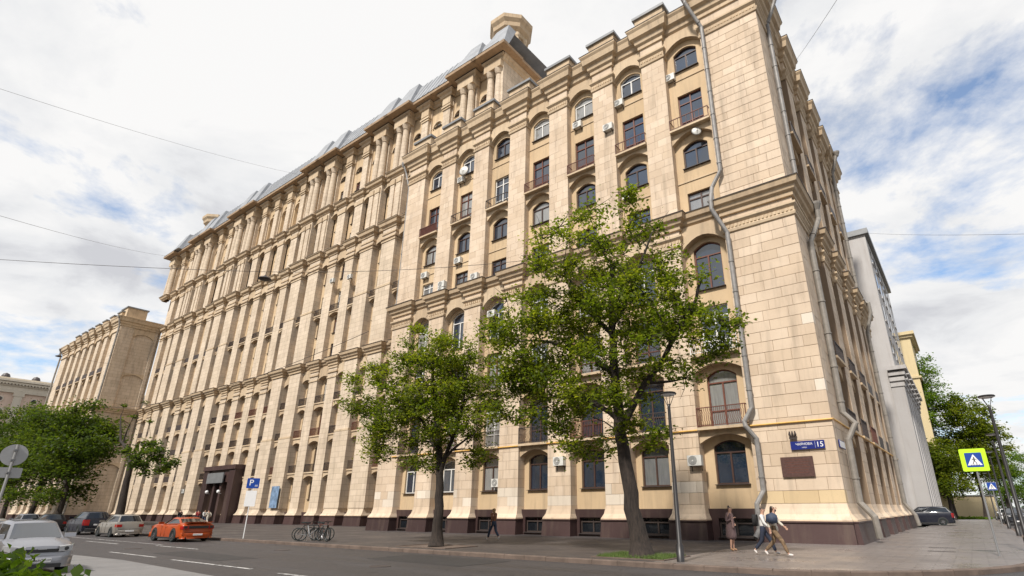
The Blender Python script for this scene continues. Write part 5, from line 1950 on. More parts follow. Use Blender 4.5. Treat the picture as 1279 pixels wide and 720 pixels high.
def make_ac():
    t = thing('air_conditioner', '', 'air conditioner', (0, 0, 0), 0, 'air conditioner boxes on the facade')
    mb = MB()
    mb.box(I, -0.42, 0.42, -0.36, -0.04, 0, 0.58)
    mb.build('casing', 'ac_white', t)
    mb = MB()
    for k in range(4):
        r0 = 0.06 + k * 0.055
        mb.loft([[(-0.1 + r * cos(a), y, 0.29 + r * sin(a)) for a in np.linspace(0, 2 * pi, 17)[:-1]] for r, y in ((r0, -0.365), (r0 + 0.025, -0.372), (r0 + 0.03, -0.362))], 0, True, False)
    mb.build('fan_grille', 'ac_grille', t)
    for s in (-0.3, 0.3):
        mb = MB()
        mb.box(I, s - 0.02, s + 0.02, -0.36, 0.02, -0.05, 0.0)
        mb.box(I, s - 0.02, s + 0.02, -0.02, 0.02, -0.3, 0.0)
        mb.build('bracket', 'dark_iron', t)
    return t


AC = []
ac0 = make_ac()
for (x, w, z, lb) in ((-12.05, WG, 32.35, 'air conditioner under the top window nearest the corner'), (-16.55, WG, 32.3, 'air conditioner under the top window, second bay from the corner'),
                      (-17.3, UP, 29.9, 'air conditioner on the stone pier between the second and third bays, high up'), (-20.6, WG, 32.1, 'air conditioner under the top window, third bay from the corner'),
                      (-34.6, WG, 32.2, 'air conditioner beside a satellite dish at the top, sixth bay'), (-16.2, WG, 23.5, 'air conditioner below the arched window of the second bay'),
                      (-34.3, WG, 23.2, 'air conditioner below the arched window of the sixth bay'), (-38.9, WG, 22.9, 'air conditioner below the arched window of the last bay'),
                      (-35.6, UP, 20.9, 'upper of two stacked air conditioners on the sixth pier'), (-35.6, UP, 20.15 + 0.1, 'lower of two stacked air conditioners on the sixth pier'), (-31.4, UP, 20.6, 'air conditioner on the fifth pier just above the middle cornice'),
                      (-29.7, WG, 16.9, 'air conditioner under the middle cornice behind the tree tops'), (-12.5, 0.0, 3.95, 'air conditioner at ground floor beside the black lamp post'),
                      (-22.2, 0.0, 4.4, 'air conditioner at ground floor on the third pier behind the big tree'), (-28.5, WG, 3.2, 'air conditioner at ground floor left of the walking woman'),
                      (-45.6, WC, 30.2, 'air conditioner in the first bay of the recessed centre'), (-62.0, -0.2, 31.0, 'air conditioner high in the recessed centre, right one'),
                      (-66.2, -0.2, 31.5, 'air conditioner high in the recessed centre, left one'), (-100.4, -0.4, 4.2, 'air conditioner low on the far part of the long facade')):  # x, w, z
    o = ac0 if not AC else copy_tree(ac0)
    o['label'] = lb
    Yf = 31 - w if x > -43 else 37.6 - w
    o.location = (x, Yf - (0.0 if w > WG else 0.02), z)
    AC.append(o)
d0 = None
for (x, y, z, rz, s, lb) in ((-10.5, 31.55, 26.75, 0.5, 0.36, 'satellite dish above the arched window nearest the corner'), (-33.9, 31.4, 33.0, 0.2, 0.55, 'satellite dish at the top of the sixth bay')):
    t = thing('satellite_dish', lb, 'satellite dish', (x, y, z), rz, 'satellite dishes on the facade')
    mb = MB()
    rings = [[(s * q * cos(a), -0.32 - 0.25 * s * q * q * -1 - 0.25 * s, s * q * sin(a)) for a in np.linspace(0, 2 * pi, 19)[:-1]] for q in (0.05, 0.4, 0.75, 1.0)]
    mb.loft(rings, 0)
    mb.build('dish', 'ac_white', t, True)
    mb = MB()
    mb.tube([(0, 0, -0.1), (0, -0.36, 0)], 0.02, 6)
    mb.tube([(0, -0.4, -s * 0.8), (0, -0.75, -0.05)], 0.012, 5)
    mb.build('arm', 'dark_iron', t)
for (x, y, z) in ((-11.0, 30.98, 5.05),):
    pass

# ------------------------------------------------------------------ cars


def quad_on(mb, c, u0, u1, v0, v1, off, m=0, n=3):
    """inset patch on a bilinear face c = (bl, br, tr, tl), lifted by off along the outward normal"""
    c = [Vector(p) for p in c]
    nn = (c[1] - c[0]).cross(c[3] - c[0]).normalized() * off

    def P(u, v):
        return (c[0] * (1 - u) * (1 - v) + c[1] * u * (1 - v) + c[2] * u * v + c[3] * (1 - u) * v) + nn
    mb.poly([P(u0, v0), P(u1, v0), P(u1, v1), P(u0, v1)], m)


WH = {}


def wheel_meshes(r, wd):
    if (r, wd) not in WH:
        t = MB()
        prof = [(r * 0.66, -wd / 2), (r * 0.95, -wd / 2), (r, -wd * 0.32), (r, wd * 0.32), (r * 0.95, wd / 2), (r * 0.66, wd / 2)]
        t.loft([[(q * cos(a), y, q * sin(a)) for q, y in prof] for a in np.linspace(0, 2 * pi, 25)], 0, True, False)
        rm = MB()
        rm.loft([[(q * cos(a), y, q * sin(a)) for a in np.linspace(0, 2 * pi, 21)[:-1]] for q, y in ((r * 0.68, wd * 0.36), (r * 0.68, -wd * 0.4), (r * 0.6, -wd * 0.42), (r * 0.56, -wd * 0.2), (0.02, -wd * 0.2))], 0)
        for k in range(5):
            a = 2 * pi * k / 5
            p = [(0.1 * r, -0.12 * r), (0.62 * r, -0.07 * r), (0.62 * r, 0.07 * r), (0.1 * r, 0.12 * r)]
            q = [(x * cos(a) - z * sin(a), x * sin(a) + z * cos(a)) for x, z in p]
            rm.loft([[(x, -wd * 0.2, z) for x, z in q], [(x, -wd * 0.42, z) for x, z in q]], 1)
        WH[(r, wd)] = (t.mesh('tyre', 'rubber', True), rm.mesh('rim', ['black_metal', 'alloy']))
    return WH[(r, wd)]


def car(name, label, loc, rz, paint, L, W, wb, zh, zbelt, zd, H, ws, rf, rr, rg, wr=0.32, group='parked cars', roof=None, spoiler=False, suv=False, plate=True):
    """x forward. zh hood height, zd rear deck height; ws/rf/rr/rg: x of windscreen foot, roof front, roof rear, rear glass foot"""
    t = thing(name, label, 'car', loc, rz, group)
    hw = W / 2
    x0, x1 = -L / 2, L / 2
    st = [(x1, 0.50, 0.70, 0.30), (x1 - 0.06, zh - 0.16, 0.86, 0.2), (x1 - 0.28, zh - 0.06, 0.95, 0.18), (x1 - 0.7, zh, 0.985, 0.18), (ws + 0.15, zh + 0.06, 1.0, 0.18), (ws - 0.1, zbelt, 1.0, 0.18), (0, zbelt + 0.01, 1.0, 0.18),
          (rg + 0.25, zbelt + 0.03, 1.0, 0.19), (rg, zd, 0.99, 0.2), (min(rg - 0.1, x0 + 0.4), zd, 0.97, 0.22), (x0 + 0.12, zd - 0.05, 0.93, 0.26), (x0 + 0.02, zd - 0.16, 0.88, 0.32), (x0, 0.48, 0.8, 0.36)]
    st = sorted(st, key=lambda s: -s[0])
    mb = MB()
    rings = []
    for x, zt, f, zb in st:
        h = hw * f
        zm = 0.56 * zt + 0.06
        half = [(h * 0.86, zb), (h * 0.97, zb + 0.07), (h * 0.985, zb + 0.18), (h, zm), (h * 0.985, zt - 0.13), (h * 0.95, zt - 0.045), (h * 0.84, zt), (h * 0.45, zt + 0.025)]
        rings.append([(x, y, z) for y, z in half] + [(x, 0, zt + 0.035)] + [(x, -y, z) for y, z in reversed(half)] + [(x, 0, zb)])
    mb.loft(rings, 0)
    me = mb.mesh('body', paint)
    smooth_by_angle(me, 40)
    body = link('body', me, t)
    # greenhouse: pillars and roof, then panes
    zb = zbelt - 0.02
    bw, rw = hw * 0.93, hw * 0.70
    B = [(ws, -bw * 0.9, zb + (zh - zbelt) * 0.2), (ws, bw * 0.9, zb + (zh - zbelt) * 0.2), (rg, bw * 0.92, zd - 0.02), (rg, -bw * 0.92, zd - 0.02)]
    zr = H - 0.05
    Rf = [(rf, -rw * 0.93, zr - 0.02), (rf, rw * 0.93, zr - 0.02), (rr, rw * 0.93, zr - 0.03), (rr, -rw * 0.93, zr - 0.03)]
    mid_b = [(0.1, bw, zb + 0.02), (0.1, -bw, zb + 0.02)]
    mid_r = [((rf + rr) / 2, rw, zr + 0.02), ((rf + rr) / 2, -rw, zr + 0.02)]
    low = [B[0], (ws + 0.12, 0, B[0][2]), B[1], mid_b[0], B[2], (rg - 0.1, 0, B[2][2]), B[3], mid_b[1]]
    up = [Rf[0], (rf + 0.07, 0, zr), Rf[1], mid_r[0], Rf[2], (rr - 0.06, 0, zr - 0.01), Rf[3], mid_r[1]]
    mid = [tuple(a * 0.5 + b * 0.5 + (0.012 if i == 1 else 0) for i, (a, b) in enumerate(zip(p, q))) for p, q in zip(low, up)]
    top = [((p[0]) * 0.88 + 0.12 * (rf + rr) / 2, p[1] * 0.86, p[2] + 0.045) for p in up]
    mb = MB()
    mb.loft([low, up, top], 0)
    mb.poly([(p[0], p[1], p[2]) for p in top])
    me = mb.mesh('roof', roof or paint)
    smooth_by_angle(me, 38)
    link('roof', me, t)
    for nm, lo3, up3 in (('windscreen', (low[0], low[1], low[2]), (up[0], up[1], up[2])), ('rear_window', (low[4], low[5], low[6]), (up[4], up[5], up[6]))):
        mb = MB()
        out = 0.012 if nm == 'windscreen' else -0.012

        def cv(tri, q):
            a, b, c = (Vector(p) for p in tri)
            m_ = (a + c) / 2
            return a.lerp(c, q) + (b - m_) * (1 - (2 * q - 1) ** 2)
        rows = []
        for v in (0.06, 0.35, 0.65, 0.93):
            rows.append([cv(lo3, q).lerp(cv(up3, q), v) + Vector((out * 1.6, 0, 0.012)) for q in np.linspace(0.05, 0.95, 9)])
        mb.loft(rows, 0, False, False)
        mb.build(nm, 'windscreen_glass' if nm == 'windscreen' else 'car_glass', t, True)
    for q in ((low[2], low[3], up[3], up[2]), (low[3], low[4], up[4], up[3]), (low[7], low[0], up[0], up[7]), (low[6], low[7], up[7], up[6])):
        mb = MB()
        quad_on(mb, q, 0.05, 0.94, 0.08, 0.88, 0.008)
        mb.build('side_window', 'car_glass', t)
    # wheels, each with its dark arch
    tm, rm = wheel_meshes(wr, 0.21)
    for sx in (1, -1):
        for sy in (1, -1):
            x = sx * wb / 2 + 0.02
            mb = MB()
            n = 18
            mb.loft([[(x + q * cos(a), sy * y, wr + q * sin(a)) for a in np.linspace(-0.15 * pi, 1.15 * pi, n)] for q, y in ((wr + 0.075, hw * 0.90), (wr + 0.075, hw * 1.004), (wr * 0.3, hw * 1.004))], 0, False, False)
            mb.build('wheel_arch', 'car_trim', t)
            w_ = link('wheel', tm, t)
            w_.matrix_local = Matrix.Translation((x, sy * (hw - 0.085), wr)) @ Matrix.Rotation(pi if sy > 0 else 0, 4, 'Z')
            link('rim', rm, w_)
    # lamps, bumpers, grille, plates, mirrors, handles, sill
    mb = MB()
    mb.box(I, x1 - 0.1, x1 + 0.012, -hw * 0.66, hw * 0.66, zh - 0.30, zh - 0.21)
    mb.build('grille', 'car_trim', t)
    mb = MB()
    mb.box(I, x1 - 0.1, x1 + 0.085, -hw * 0.62, hw * 0.62, 0.2, 0.31)
    mb.build('air_intake', 'car_trim', t)
    for sy in (1, -1):
        mb = MB()
        A, Bq, Cq = (x1 + 0.045, 0.46), (x1 - 0.0, 0.84), (x1 - 0.34, 0.985)
        for p, q, (za, zb_, zc, zd_) in ((A, Bq, (zh - 0.29, zh - 0.28, zh - 0.12, zh - 0.15)), (Bq, Cq, (zh - 0.28, zh - 0.22, zh - 0.10, zh - 0.12))):
            mb.poly([(p[0], sy * hw * p[1], za), (q[0], sy * hw * q[1] + sy * 0.012, zb_), (q[0], sy * hw * q[1] + sy * 0.012, zc), (p[0], sy * hw * p[1], zd_)])
            mb.poly([(p[0], sy * hw * p[1], zd_), (q[0], sy * hw * q[1] + sy * 0.012, zc), (q[0] - 0.12, sy * hw * q[1] * 0.9, zc + 0.01), (p[0] - 0.12, sy * hw * p[1], zd_ + 0.01)])
            mb.poly([(p[0], sy * hw * p[1], za), (q[0], sy * hw * q[1] + sy * 0.012, zb_), (q[0] - 0.12, sy * hw * q[1] * 0.9, zb_), (p[0] - 0.12, sy * hw * p[1], za)])
        hl_ = mb.build('headlight', 'lamp_clear', t)
        mb = MB()
        mb.lathe((0, 0, 0), [(0.05, 0.0), (0.055, 0.012), (0.02, 0.014)], 12)
        bz = mb.build('bezel', 'car_trim', hl_)
        bz.matrix_local = Matrix.Translation((x1 + 0.02, sy * hw * 0.68, zh - 0.21)) @ Matrix.Rotation(pi / 2, 4, 'Y')
        mb = MB()
        z0, z1 = (zd - 0.34, zd - 0.16) if not suv else (zd - 0.5, zd - 0.08)
        A, Bq, Cq = (x0 - 0.03, 0.58), (x0 - 0.005, 0.9), (x0 + 0.2, 0.985)
        for p, q in ((A, Bq), (Bq, Cq)):
            P4 = [(p[0], sy * hw * p[1], z0), (q[0], sy * hw * q[1] + sy * 0.012, z0), (q[0], sy * hw * q[1] + sy * 0.012, z1), (p[0], sy * hw * p[1], z1)]
            mb.poly(P4)
            for e in (0, 2):
                u_, v_ = P4[e], P4[(e + 1) % 4]
                mb.poly([u_, v_, (v_[0] + 0.1, v_[1] * 0.92, v_[2]), (u_[0] + 0.1, u_[1], u_[2])])
        mb.build('taillight', 'lamp_red', t)
        mb = MB()
        mb.loft([[(ws - 0.22 + d, sy * (hw * 0.93 + y), zbelt + 0.07 + z) for d, z in ((0.02, -0.06), (0.09, -0.05), (0.07, 0.06), (0.0, 0.07))] for y in (-0.06, 0.12, 0.23)])
        mb.build('mirror', paint, t)
        for x in (0.0, -0.85):
            mb = MB()
            mb.box(I, x - 0.32, x - 0.14, sy * hw * 0.99 - 0.012, sy * hw * 0.99 + 0.018, zbelt - 0.17, zbelt - 0.14)
            mb.build('handle', paint, t)
        for x in (ws - 0.35, -0.12):
            mb = MB()
            mb.box(I, x - 0.006, x + 0.006, sy * hw * 0.985 - 0.01, sy * hw * 0.985 + 0.017, 0.3, zbelt - 0.1)
            mb.build('door_seam', 'car_trim', t)
        mb = MB()
        mb.box(I, -wb / 2 + 0.35, wb / 2 - 0.35, sy * hw * 0.96 - 0.03, sy * hw * 0.96 + 0.03, 0.17, 0.27)
        mb.build('sill', 'car_trim', t)
    for s, nm in ((1, 'front_bumper'), (-1, 'rear_bumper')):
        mb = MB()
        xe = x1 if s > 0 else x0
        ring = [(0.0, -hw * 0.78), (0.05, -hw * 0.5), (0.07, 0), (0.05, hw * 0.5), (0.0, hw * 0.78), (-0.16, hw * 0.97), (-0.16, -hw * 0.97)]
        mb.loft([[(xe + s * d * k, y, z) for d, y in ring] for k, z in ((0.6, 0.2), (1, 0.28), (1, 0.46), (0.7, 0.5))])
        mb.build(nm, paint if s > 0 or not suv else 'car_trim', t, True)
        mb = MB()
        zp = 0.40 if s > 0 else (0.42 if not suv else 0.75)
        mb.box(I, xe + s * 0.075 - 0.01, xe + s * 0.075 + 0.01, -0.26, 0.26, zp - 0.055, zp + 0.055)
        mb.build('number_plate', 'sign_white', t)
    mb = MB()
    mb.box(I, x0 - 0.02, x0 + 0.05, -hw * 0.7, hw * 0.7, 0.2, 0.3)
    mb.build('rear_valance', 'car_trim', t)
    if spoiler:
        mb = MB()
        mb.loft([[(x0 + 0.0 + d, y, zd + 0.02 + z) for d, z in ((0, 0.05), (0.26, 0.0), (0.26, -0.02), (0, 0.02))] for y in (-hw * 0.8, hw * 0.8)])
        mb.build('spoiler', paint, t)
        mb = MB()
        mb.box(I, x0 - 0.025, x0 + 0.05, -hw * 0.85, hw * 0.85, zd - 0.3, zd - 0.15)
        mb.build('tail_panel', 'car_trim', t)
    return t


HB = dict(L=4.0, W=1.66, wb=2.45, zh=0.92, zbelt=0.98, zd=0.98, H=1.5, ws=0.98, rf=0.32, rr=-1.35, rg=-1.80)
c = car('parked_car', 'silver hatchback facing the viewer behind the shrub at the lower left', (-24.75, 5.15, -0.126), 0, 'paint_silver', wr=0.29, **HB)
PLATE = c
mb = MB()
mb.box(I, 1.1, 1.13, -0.55, 0.55, 0.985, 1.0)
mb.build('wiper', 'car_trim', c)
mb = MB()
mb.box(I, 2.0, 2.03, -0.1, 0.1, 0.7, 0.73)
mb.build('badge', 'steel', c)
text('Н865СР', 0.1, Matrix.Translation((2.09, -0.04, 0.40)) @ Matrix.Rotation(pi / 2, 4, 'Z') @ UPR, 'black_metal', c)
text('177', 0.07, Matrix.Translation((2.09, 0.2, 0.405)) @ Matrix.Rotation(pi / 2, 4, 'Z') @ UPR, 'black_metal', c)
ORG = dict(L=4.78, W=1.9, wb=2.72, zh=0.98, zbelt=0.98, zd=1.06, H=1.38, ws=0.75, rf=-0.05, rr=-0.95, rg=-1.85)
car('parked_car', 'bright orange sports coupe with rear spoiler parked at the far kerb', (-40.9, 15.75, -0.13), radians(180.5), 'paint_orange', wr=0.36, spoiler=True, **ORG)
SIL = dict(L=4.3, W=1.78, wb=2.6, zh=0.95, zbelt=1.0, zd=1.02, H=1.52, ws=1.0, rf=0.35, rr=-1.55, rg=-1.98)
car('parked_car', 'champagne silver hatchback parked behind the orange coupe', (-51.9, 15.8, -0.13), radians(180), 'paint_champagne', wr=0.32, **SIL)
SUV = dict(L=4.7, W=1.88, wb=2.8, zh=1.12, zbelt=1.2, zd=1.2, H=1.72, ws=1.05, rf=0.4, rr=-1.85, rg=-2.2)
car('parked_car', 'dark navy estate car with pale roof edge parked beyond the champagne hatchback', (-59.4, 15.85, -0.13), radians(180), 'paint_navy', wr=0.36, suv=True, **SUV)
car('parked_car', 'black car at the far kerb left of the navy estate', (-70.5, 15.85, -0.13), radians(180), 'paint_black', wr=0.33, **SIL)
car('parked_car', 'small silver car close behind the near silver hatchback', (-31.4, 5.2, -0.126), radians(0), 'paint_champagne', wr=0.3, **HB)
car('parked_car', 'red car further back in the near row on the left', (-44.5, 5.9, -0.126), radians(0), 'paint_red', wr=0.36, **SUV)
car('parked_car', 'white car at the left edge behind the red one', (-52.0, 5.3, -0.126), radians(0), 'paint_white', wr=0.32, **SIL)
car('parked_car', 'pale car parked at the far kerb under the left trees', (-79.0, 15.8, -0.13), radians(180), 'paint_silver', wr=0.32, **SIL)
car('parked_car', 'navy estate car standing nose-in beside the corner block on the side street', (-4.2, 68.0, 0.0), radians(186), 'paint_navy', wr=0.35, suv=True, **SUV)
car('parked_car', 'black off-roader at the right edge on the side street', (3.25, 78.0, -0.13), radians(-90), 'paint_black', wr=0.36, suv=True, **SUV)
for i, (x, y, p_, lb) in enumerate(((3.5, 104, 'paint_white', 'white car parked far down the side street'), (3.6, 116, 'paint_silver', 'silver car parked far down the side street, behind the white one'),
                                    (7.6, 135, 'paint_black', 'black car far down the side street on the opposite side'), (3.9, 140, 'paint_champagne', 'tiny pale car at the far end of the side street row'))):
    car('parked_car', lb, (x, y, -0.13), radians(-91), p_, wr=0.32, **SIL)

# ------------------------------------------------------------------ bicycles


def ring(mb, c, R_, r, n=28, m=0, axis='y'):
    mb.loft([[(c[0] + (R_ + r * cos(b)) * cos(a), c[1] + r * sin(b), c[2] + (R_ + r * cos(b)) * sin(a)) for b in np.linspace(0, 2 * pi, 7)[:-1]] for a in np.linspace(0, 2 * pi, n + 1)], m, True, False)


def make_bike(label, loc, rz, frame_mat):
    t = thing('bicycle', label, 'bicycle', loc, rz, 'bicycles parked at the kerb')
    for x in (-0.52, 0.52):
        mb = MB()
        ring(mb, (x, 0, 0.34), 0.315, 0.03)
        wheel = mb.build('wheel', 'rubber', t, True)
        mb = MB()
        ring(mb, (x, 0, 0.34), 0.295, 0.01)
        for k in range(12):
            a = 2 * pi * k / 12
            mb.tube([(x, 0.02 * (-1) ** k, 0.34), (x + 0.29 * cos(a), 0, 0.34 + 0.29 * sin(a))], 0.003, 3)
        mb.tube([(x, -0.05, 0.34), (x, 0.05, 0.34)], 0.025, 8)
        mb.build('rim', 'steel', wheel)
    mb = MB()
    bb, hd, st_, rx, fx = (-0.06, 0, 0.3), (0.36, 0, 0.82), (-0.2, 0, 0.82), (-0.52, 0, 0.34), (0.52, 0, 0.34)
    for a, b in ((bb, (0.39, 0, 0.7)), (bb, st_), (st_, hd), (hd, (0.40, 0, 0.66))):
        mb.tube([a, b], 0.028, 8)
    for s in (-0.05, 0.05):
        mb.tube([bb, (rx[0], s, rx[2])], 0.013, 6)
        mb.tube([(-0.19, 0, 0.78), (rx[0], s, rx[2])], 0.011, 6)
        mb.tube([(0.40, s * 0.8, 0.66), (fx[0], s, fx[2])], 0.014, 6)
    mb.build('frame', frame_mat, t, True)
    mb = MB()
    mb.tube([(-0.2, 0, 0.82), (-0.23, 0, 0.93)], 0.014, 6)
    mb.loft([[(-0.36 + d, y, 0.94 + z) for y, z in ((-w_, 0), (-w_ * 0.6, 0.045), (w_ * 0.6, 0.045), (w_, 0), (0, -0.03))] for d, w_ in ((0, 0.08), (0.08, 0.085), (0.2, 0.04), (0.29, 0.02))])
    mb.build('saddle', 'rubber', t, True)
    mb = MB()
    mb.tube([(0.36, 0, 0.82), (0.34, 0, 0.98), (0.38, 0, 1.0)], 0.014, 6)
    mb.tube([(0.30, -0.31, 1.0), (0.38, -0.2, 1.02), (0.39, 0, 1.0), (0.38, 0.2, 1.02), (0.30, 0.31, 1.0)], 0.014, 6)
    mb.build('handlebar', 'black_metal', t, True)
    mb = MB()
    ring(mb, (-0.06, -0.04, 0.3), 0.09, 0.01, 16)
    for s in (1, -1):
        mb.tube([(-0.06, -0.06 * s, 0.3), (-0.06 + s * 0.1, -0.07 * s, 0.3 - s * 0.13)], 0.01, 5)
        mb.box(I, -0.06 + s * 0.1 - 0.05, -0.06 + s * 0.1 + 0.05, -0.07 * s - 0.06, -0.07 * s + 0.06, 0.3 - s * 0.13 - 0.01, 0.3 - s * 0.13 + 0.01)
    mb.build('crank', 'steel', t)
    return t


make_bike('leftmost bicycle at the kerb with its wheel turned to the road', (-31.6, 18.75, 0.01), radians(35), 'black_metal')
make_bike('middle bicycle of the kerb row with a pale frame', (-30.9, 18.6, 0.01), radians(62), 'zinc')
make_bike('rightmost bicycle of the kerb row, seen most side on', (-29.7, 18.65, 0.01), radians(-8), 'black_metal')
make_bike('red bicycle wedged behind the middle of the kerb row', (-31.0, 19.35, 0.01), radians(20), 'rust_paint')
t = thing('bicycle_rack', 'low black hoop rack holding the bicycles', 'bicycle rack', (-30.7, 18.95, 0))
for k in range(3):
    mb = MB()
    x = -0.9 + k * 0.9
    mb.tube([(x, -0.2, 0)] + [(x, -0.2 * cos(a), 0.5 + 0.2 * sin(a)) for a in np.linspace(0, pi, 9)] + [(x, 0.2, 0)], 0.02, 6)
    mb.build('hoop', 'black_metal', t, True)

# ------------------------------------------------------------------ people


def skin_obj(name, chains, mat, parent, sub=2, root=0):
    """one continuous surface grown along joined chains [( [(x,y,z,r),...] )]; equal points are shared"""
    vs, es, rs = [], [], []
    idx = {}
    for ch in chains:
        prev = None
        for x, y, z, r in ch:
            k = (round(x, 4), round(y, 4), round(z, 4))
            if k not in idx:
                idx[k] = len(vs)
                vs.append((x, y, z))
                rs.append(r)
            i = idx[k]
            if prev is not None and prev != i:
                es.append((prev, i))
            prev = i
    me = bpy.data.meshes.new(name)
    me.from_pydata(vs, es, [])
    me.materials.append(MATS[mat])
    o = link(name, me, parent)
    o.modifiers.new('skin', 'SKIN')
    for i, r in enumerate(rs):
        rr = r if isinstance(r, tuple) else (r, r)
        me.skin_vertices[0].data[i].radius = rr
    me.skin_vertices[0].data[root].use_root = True
    sb = o.modifiers.new('sub', 'SUBSURF')
    sb.levels = sb.render_levels = sub
    o.modifiers['skin'].use_smooth_shade = True
    BAKE.append(o)
    return o


BAKE = []


def blob(name, c, r, mat, parent, n=12, squash=None):
    mb = MB()
    mb.loft([[(c[0] + r[0] * sin(t) * cos(a), c[1] + r[1] * sin(t) * sin(a), c[2] + r[2] * cos(t)) for a in np.linspace(0, 2 * pi, n + 1)[:-1]] for t in np.linspace(0.08, pi - 0.08, 9)])
    return mb.build(name, mat, parent, True)


def person(label, loc, rz, ht, pose, clothes, group=None, fine=True):
    """figure facing +X; pose: joint positions for a 1.75 m body, scaled to ht"""
    k = ht / 1.75
    t = thing('person', label, 'person', loc, rz, group)
    J = {a: tuple(q * k for q in b) for a, b in pose.items()}
    # body as one skinned surface
    def pt(n, r):
        return (*J[n], (r[0] * k, r[1] * k) if isinstance(r, tuple) else r * k)
    neck = tuple(a * 0.5 + b * 0.5 for a, b in zip(J['chest'], J['head']))
    ch = [[pt('pelvis', (0.12, 0.10)), pt('waist', (0.105, 0.085)), pt('chest', (0.125, 0.1)), (*neck, 0.055 * k), (J['head'][0], J['head'][1], J['head'][2] - 0.08 * k, 0.07 * k), (J['head'][0] + 0.01 * k, J['head'][1], J['head'][2] + 0.04 * k, 0.085 * k)]]
    for s in 'LR':
        ch.append([pt('chest', (0.125, 0.1)), pt('sh' + s, 0.052), pt('el' + s, 0.04), pt('ha' + s, 0.028)])
        h, e = Vector(J['ha' + s]), Vector(J['el' + s])
        d = (h - e).normalized()
        pl = h + d * 0.08 * k
        ch.append([pt('ha' + s, 0.028), (*pl, (0.036 * k, 0.02 * k))])
        if fine:
            side = d.cross(Vector((1, 0, 0)))
            side = side.normalized() if side.length > 0.1 else Vector((0, 1, 0))
            fw = side.cross(d)
            for q, ln in ((-0.6, 0.06), (-0.2, 0.075), (0.2, 0.07), (0.6, 0.055)):
                f0 = pl + fw * q * 0.045 * k + d * 0.02 * k
                f1 = f0 + d * ln * 0.55 * k + side * 0.01 * k
                f2 = f1 + d * ln * 0.4 * k + side * 0.02 * k
                ch.append([(*pl, (0.036 * k, 0.02 * k)), (*f0, 0.010 * k), (*f1, 0.009 * k), (*f2, 0.007 * k)])
            th = h + d * 0.03 * k + fw * 0.03 * k
            ch.append([pt('ha' + s, 0.028), (*th, 0.012 * k), (*(th + d * 0.04 * k + fw * 0.02 * k), 0.009 * k)])
        ch.append([pt('pelvis', (0.12, 0.10)), pt('hip' + s, 0.085), pt('kn' + s, 0.055), pt('an' + s, 0.036), pt('to' + s, 0.03)])
    skin_obj('body', ch, 'skin', t, 2 if fine else 1)
    H = Vector(J['head'])
    if fine:
        blob('nose', H + Vector((0.1, 0, -0.0)) * k, (0.018 * k, 0.014 * k, 0.026 * k), 'skin', t, 8)
        for s in (-1, 1):
            blob('eye', H + Vector((0.082, 0.034 * s, 0.03)) * k, (0.012 * k, 0.014 * k, 0.008 * k), 'hair_dark', t, 8)
            blob('ear', H + Vector((0.0, 0.082 * s, 0.01)) * k, (0.02 * k, 0.01 * k, 0.03 * k), 'skin', t, 8)
        blob('mouth', H + Vector((0.084, 0, -0.05)) * k, (0.012 * k, 0.024 * k, 0.006 * k), 'cloth_red', t, 8)
    # hair
    hs = [[(*(H + Vector((-0.012, 0, 0.065)) * k), 0.104 * k), (*(H + Vector((-0.045, 0, 0.0)) * k), 0.1 * k)]]
    if clothes['hair'][1] == 'bun':
        hs[0].append((*(H + Vector((-0.07, 0, 0.14)) * k), 0.05 * k))
    if clothes['hair'][1] == 'long':
        hs[0] += [(*(H + Vector((-0.08, 0, -0.1)) * k), 0.075 * k), (*(H + Vector((-0.11, 0, -0.24)) * k), 0.055 * k)]
    skin_obj('hair', hs, clothes['hair'][0], t, 1)
    if clothes.get('beard'):
        blob('beard', H + Vector((0.055, 0, -0.075)) * k, (0.04 * k, 0.055 * k, 0.045 * k), clothes['hair'][0], t, 10)

    def grown(n, r):
        return (*J[n], (r[0] * k, r[1] * k) if isinstance(r, tuple) else r * k)
    top = [[grown('pelvis', (0.14, 0.12)), grown('waist', (0.13, 0.11)), grown('chest', (0.15, 0.12)), (*neck[:2], neck[2] - 0.02 * k, 0.075 * k)]]
    for s in 'LR':
        hw_ = tuple(a * 0.12 + b * 0.88 for a, b in zip(J['el' + s], J['ha' + s]))
        top.append([grown('chest', (0.15, 0.12)), grown('sh' + s, 0.068), grown('el' + s, 0.054), (*hw_, 0.044 * k)])
    skin_obj('jacket', top, clothes['top'], t, 2)
    tr = [[grown('waist', (0.112, 0.095)), grown('pelvis', (0.132, 0.115))]]
    for s in 'LR':
        hem = tuple(a * 0.1 + b * 0.9 for a, b in zip(J['kn' + s], J['an' + s]))
        if clothes.get('bare'):
            hem = tuple(a * 0.9 + b * 0.1 for a, b in zip(J['hip' + s], J['kn' + s]))
        tr.append([grown('pelvis', (0.132, 0.115)), grown('hip' + s, 0.105), *([] if clothes.get('bare') else [grown('kn' + s, 0.078)]), (*hem, 0.062 * k)])
    skin_obj('trousers', tr, clothes['legs'], t, 2)
    for s in 'LR':
        a, b = Vector(J['an' + s]), Vector(J['to' + s])
        hl = a - (b - a).normalized() * 0.03 * k
        skin_obj('shoe', [[(*hl, 0.045 * k), (*(a * 0.5 + b * 0.5), (0.045 * k, 0.045 * k)), (*b, (0.042 * k, 0.036 * k))]], clothes['shoes'], t, 1)
    return t, J, k


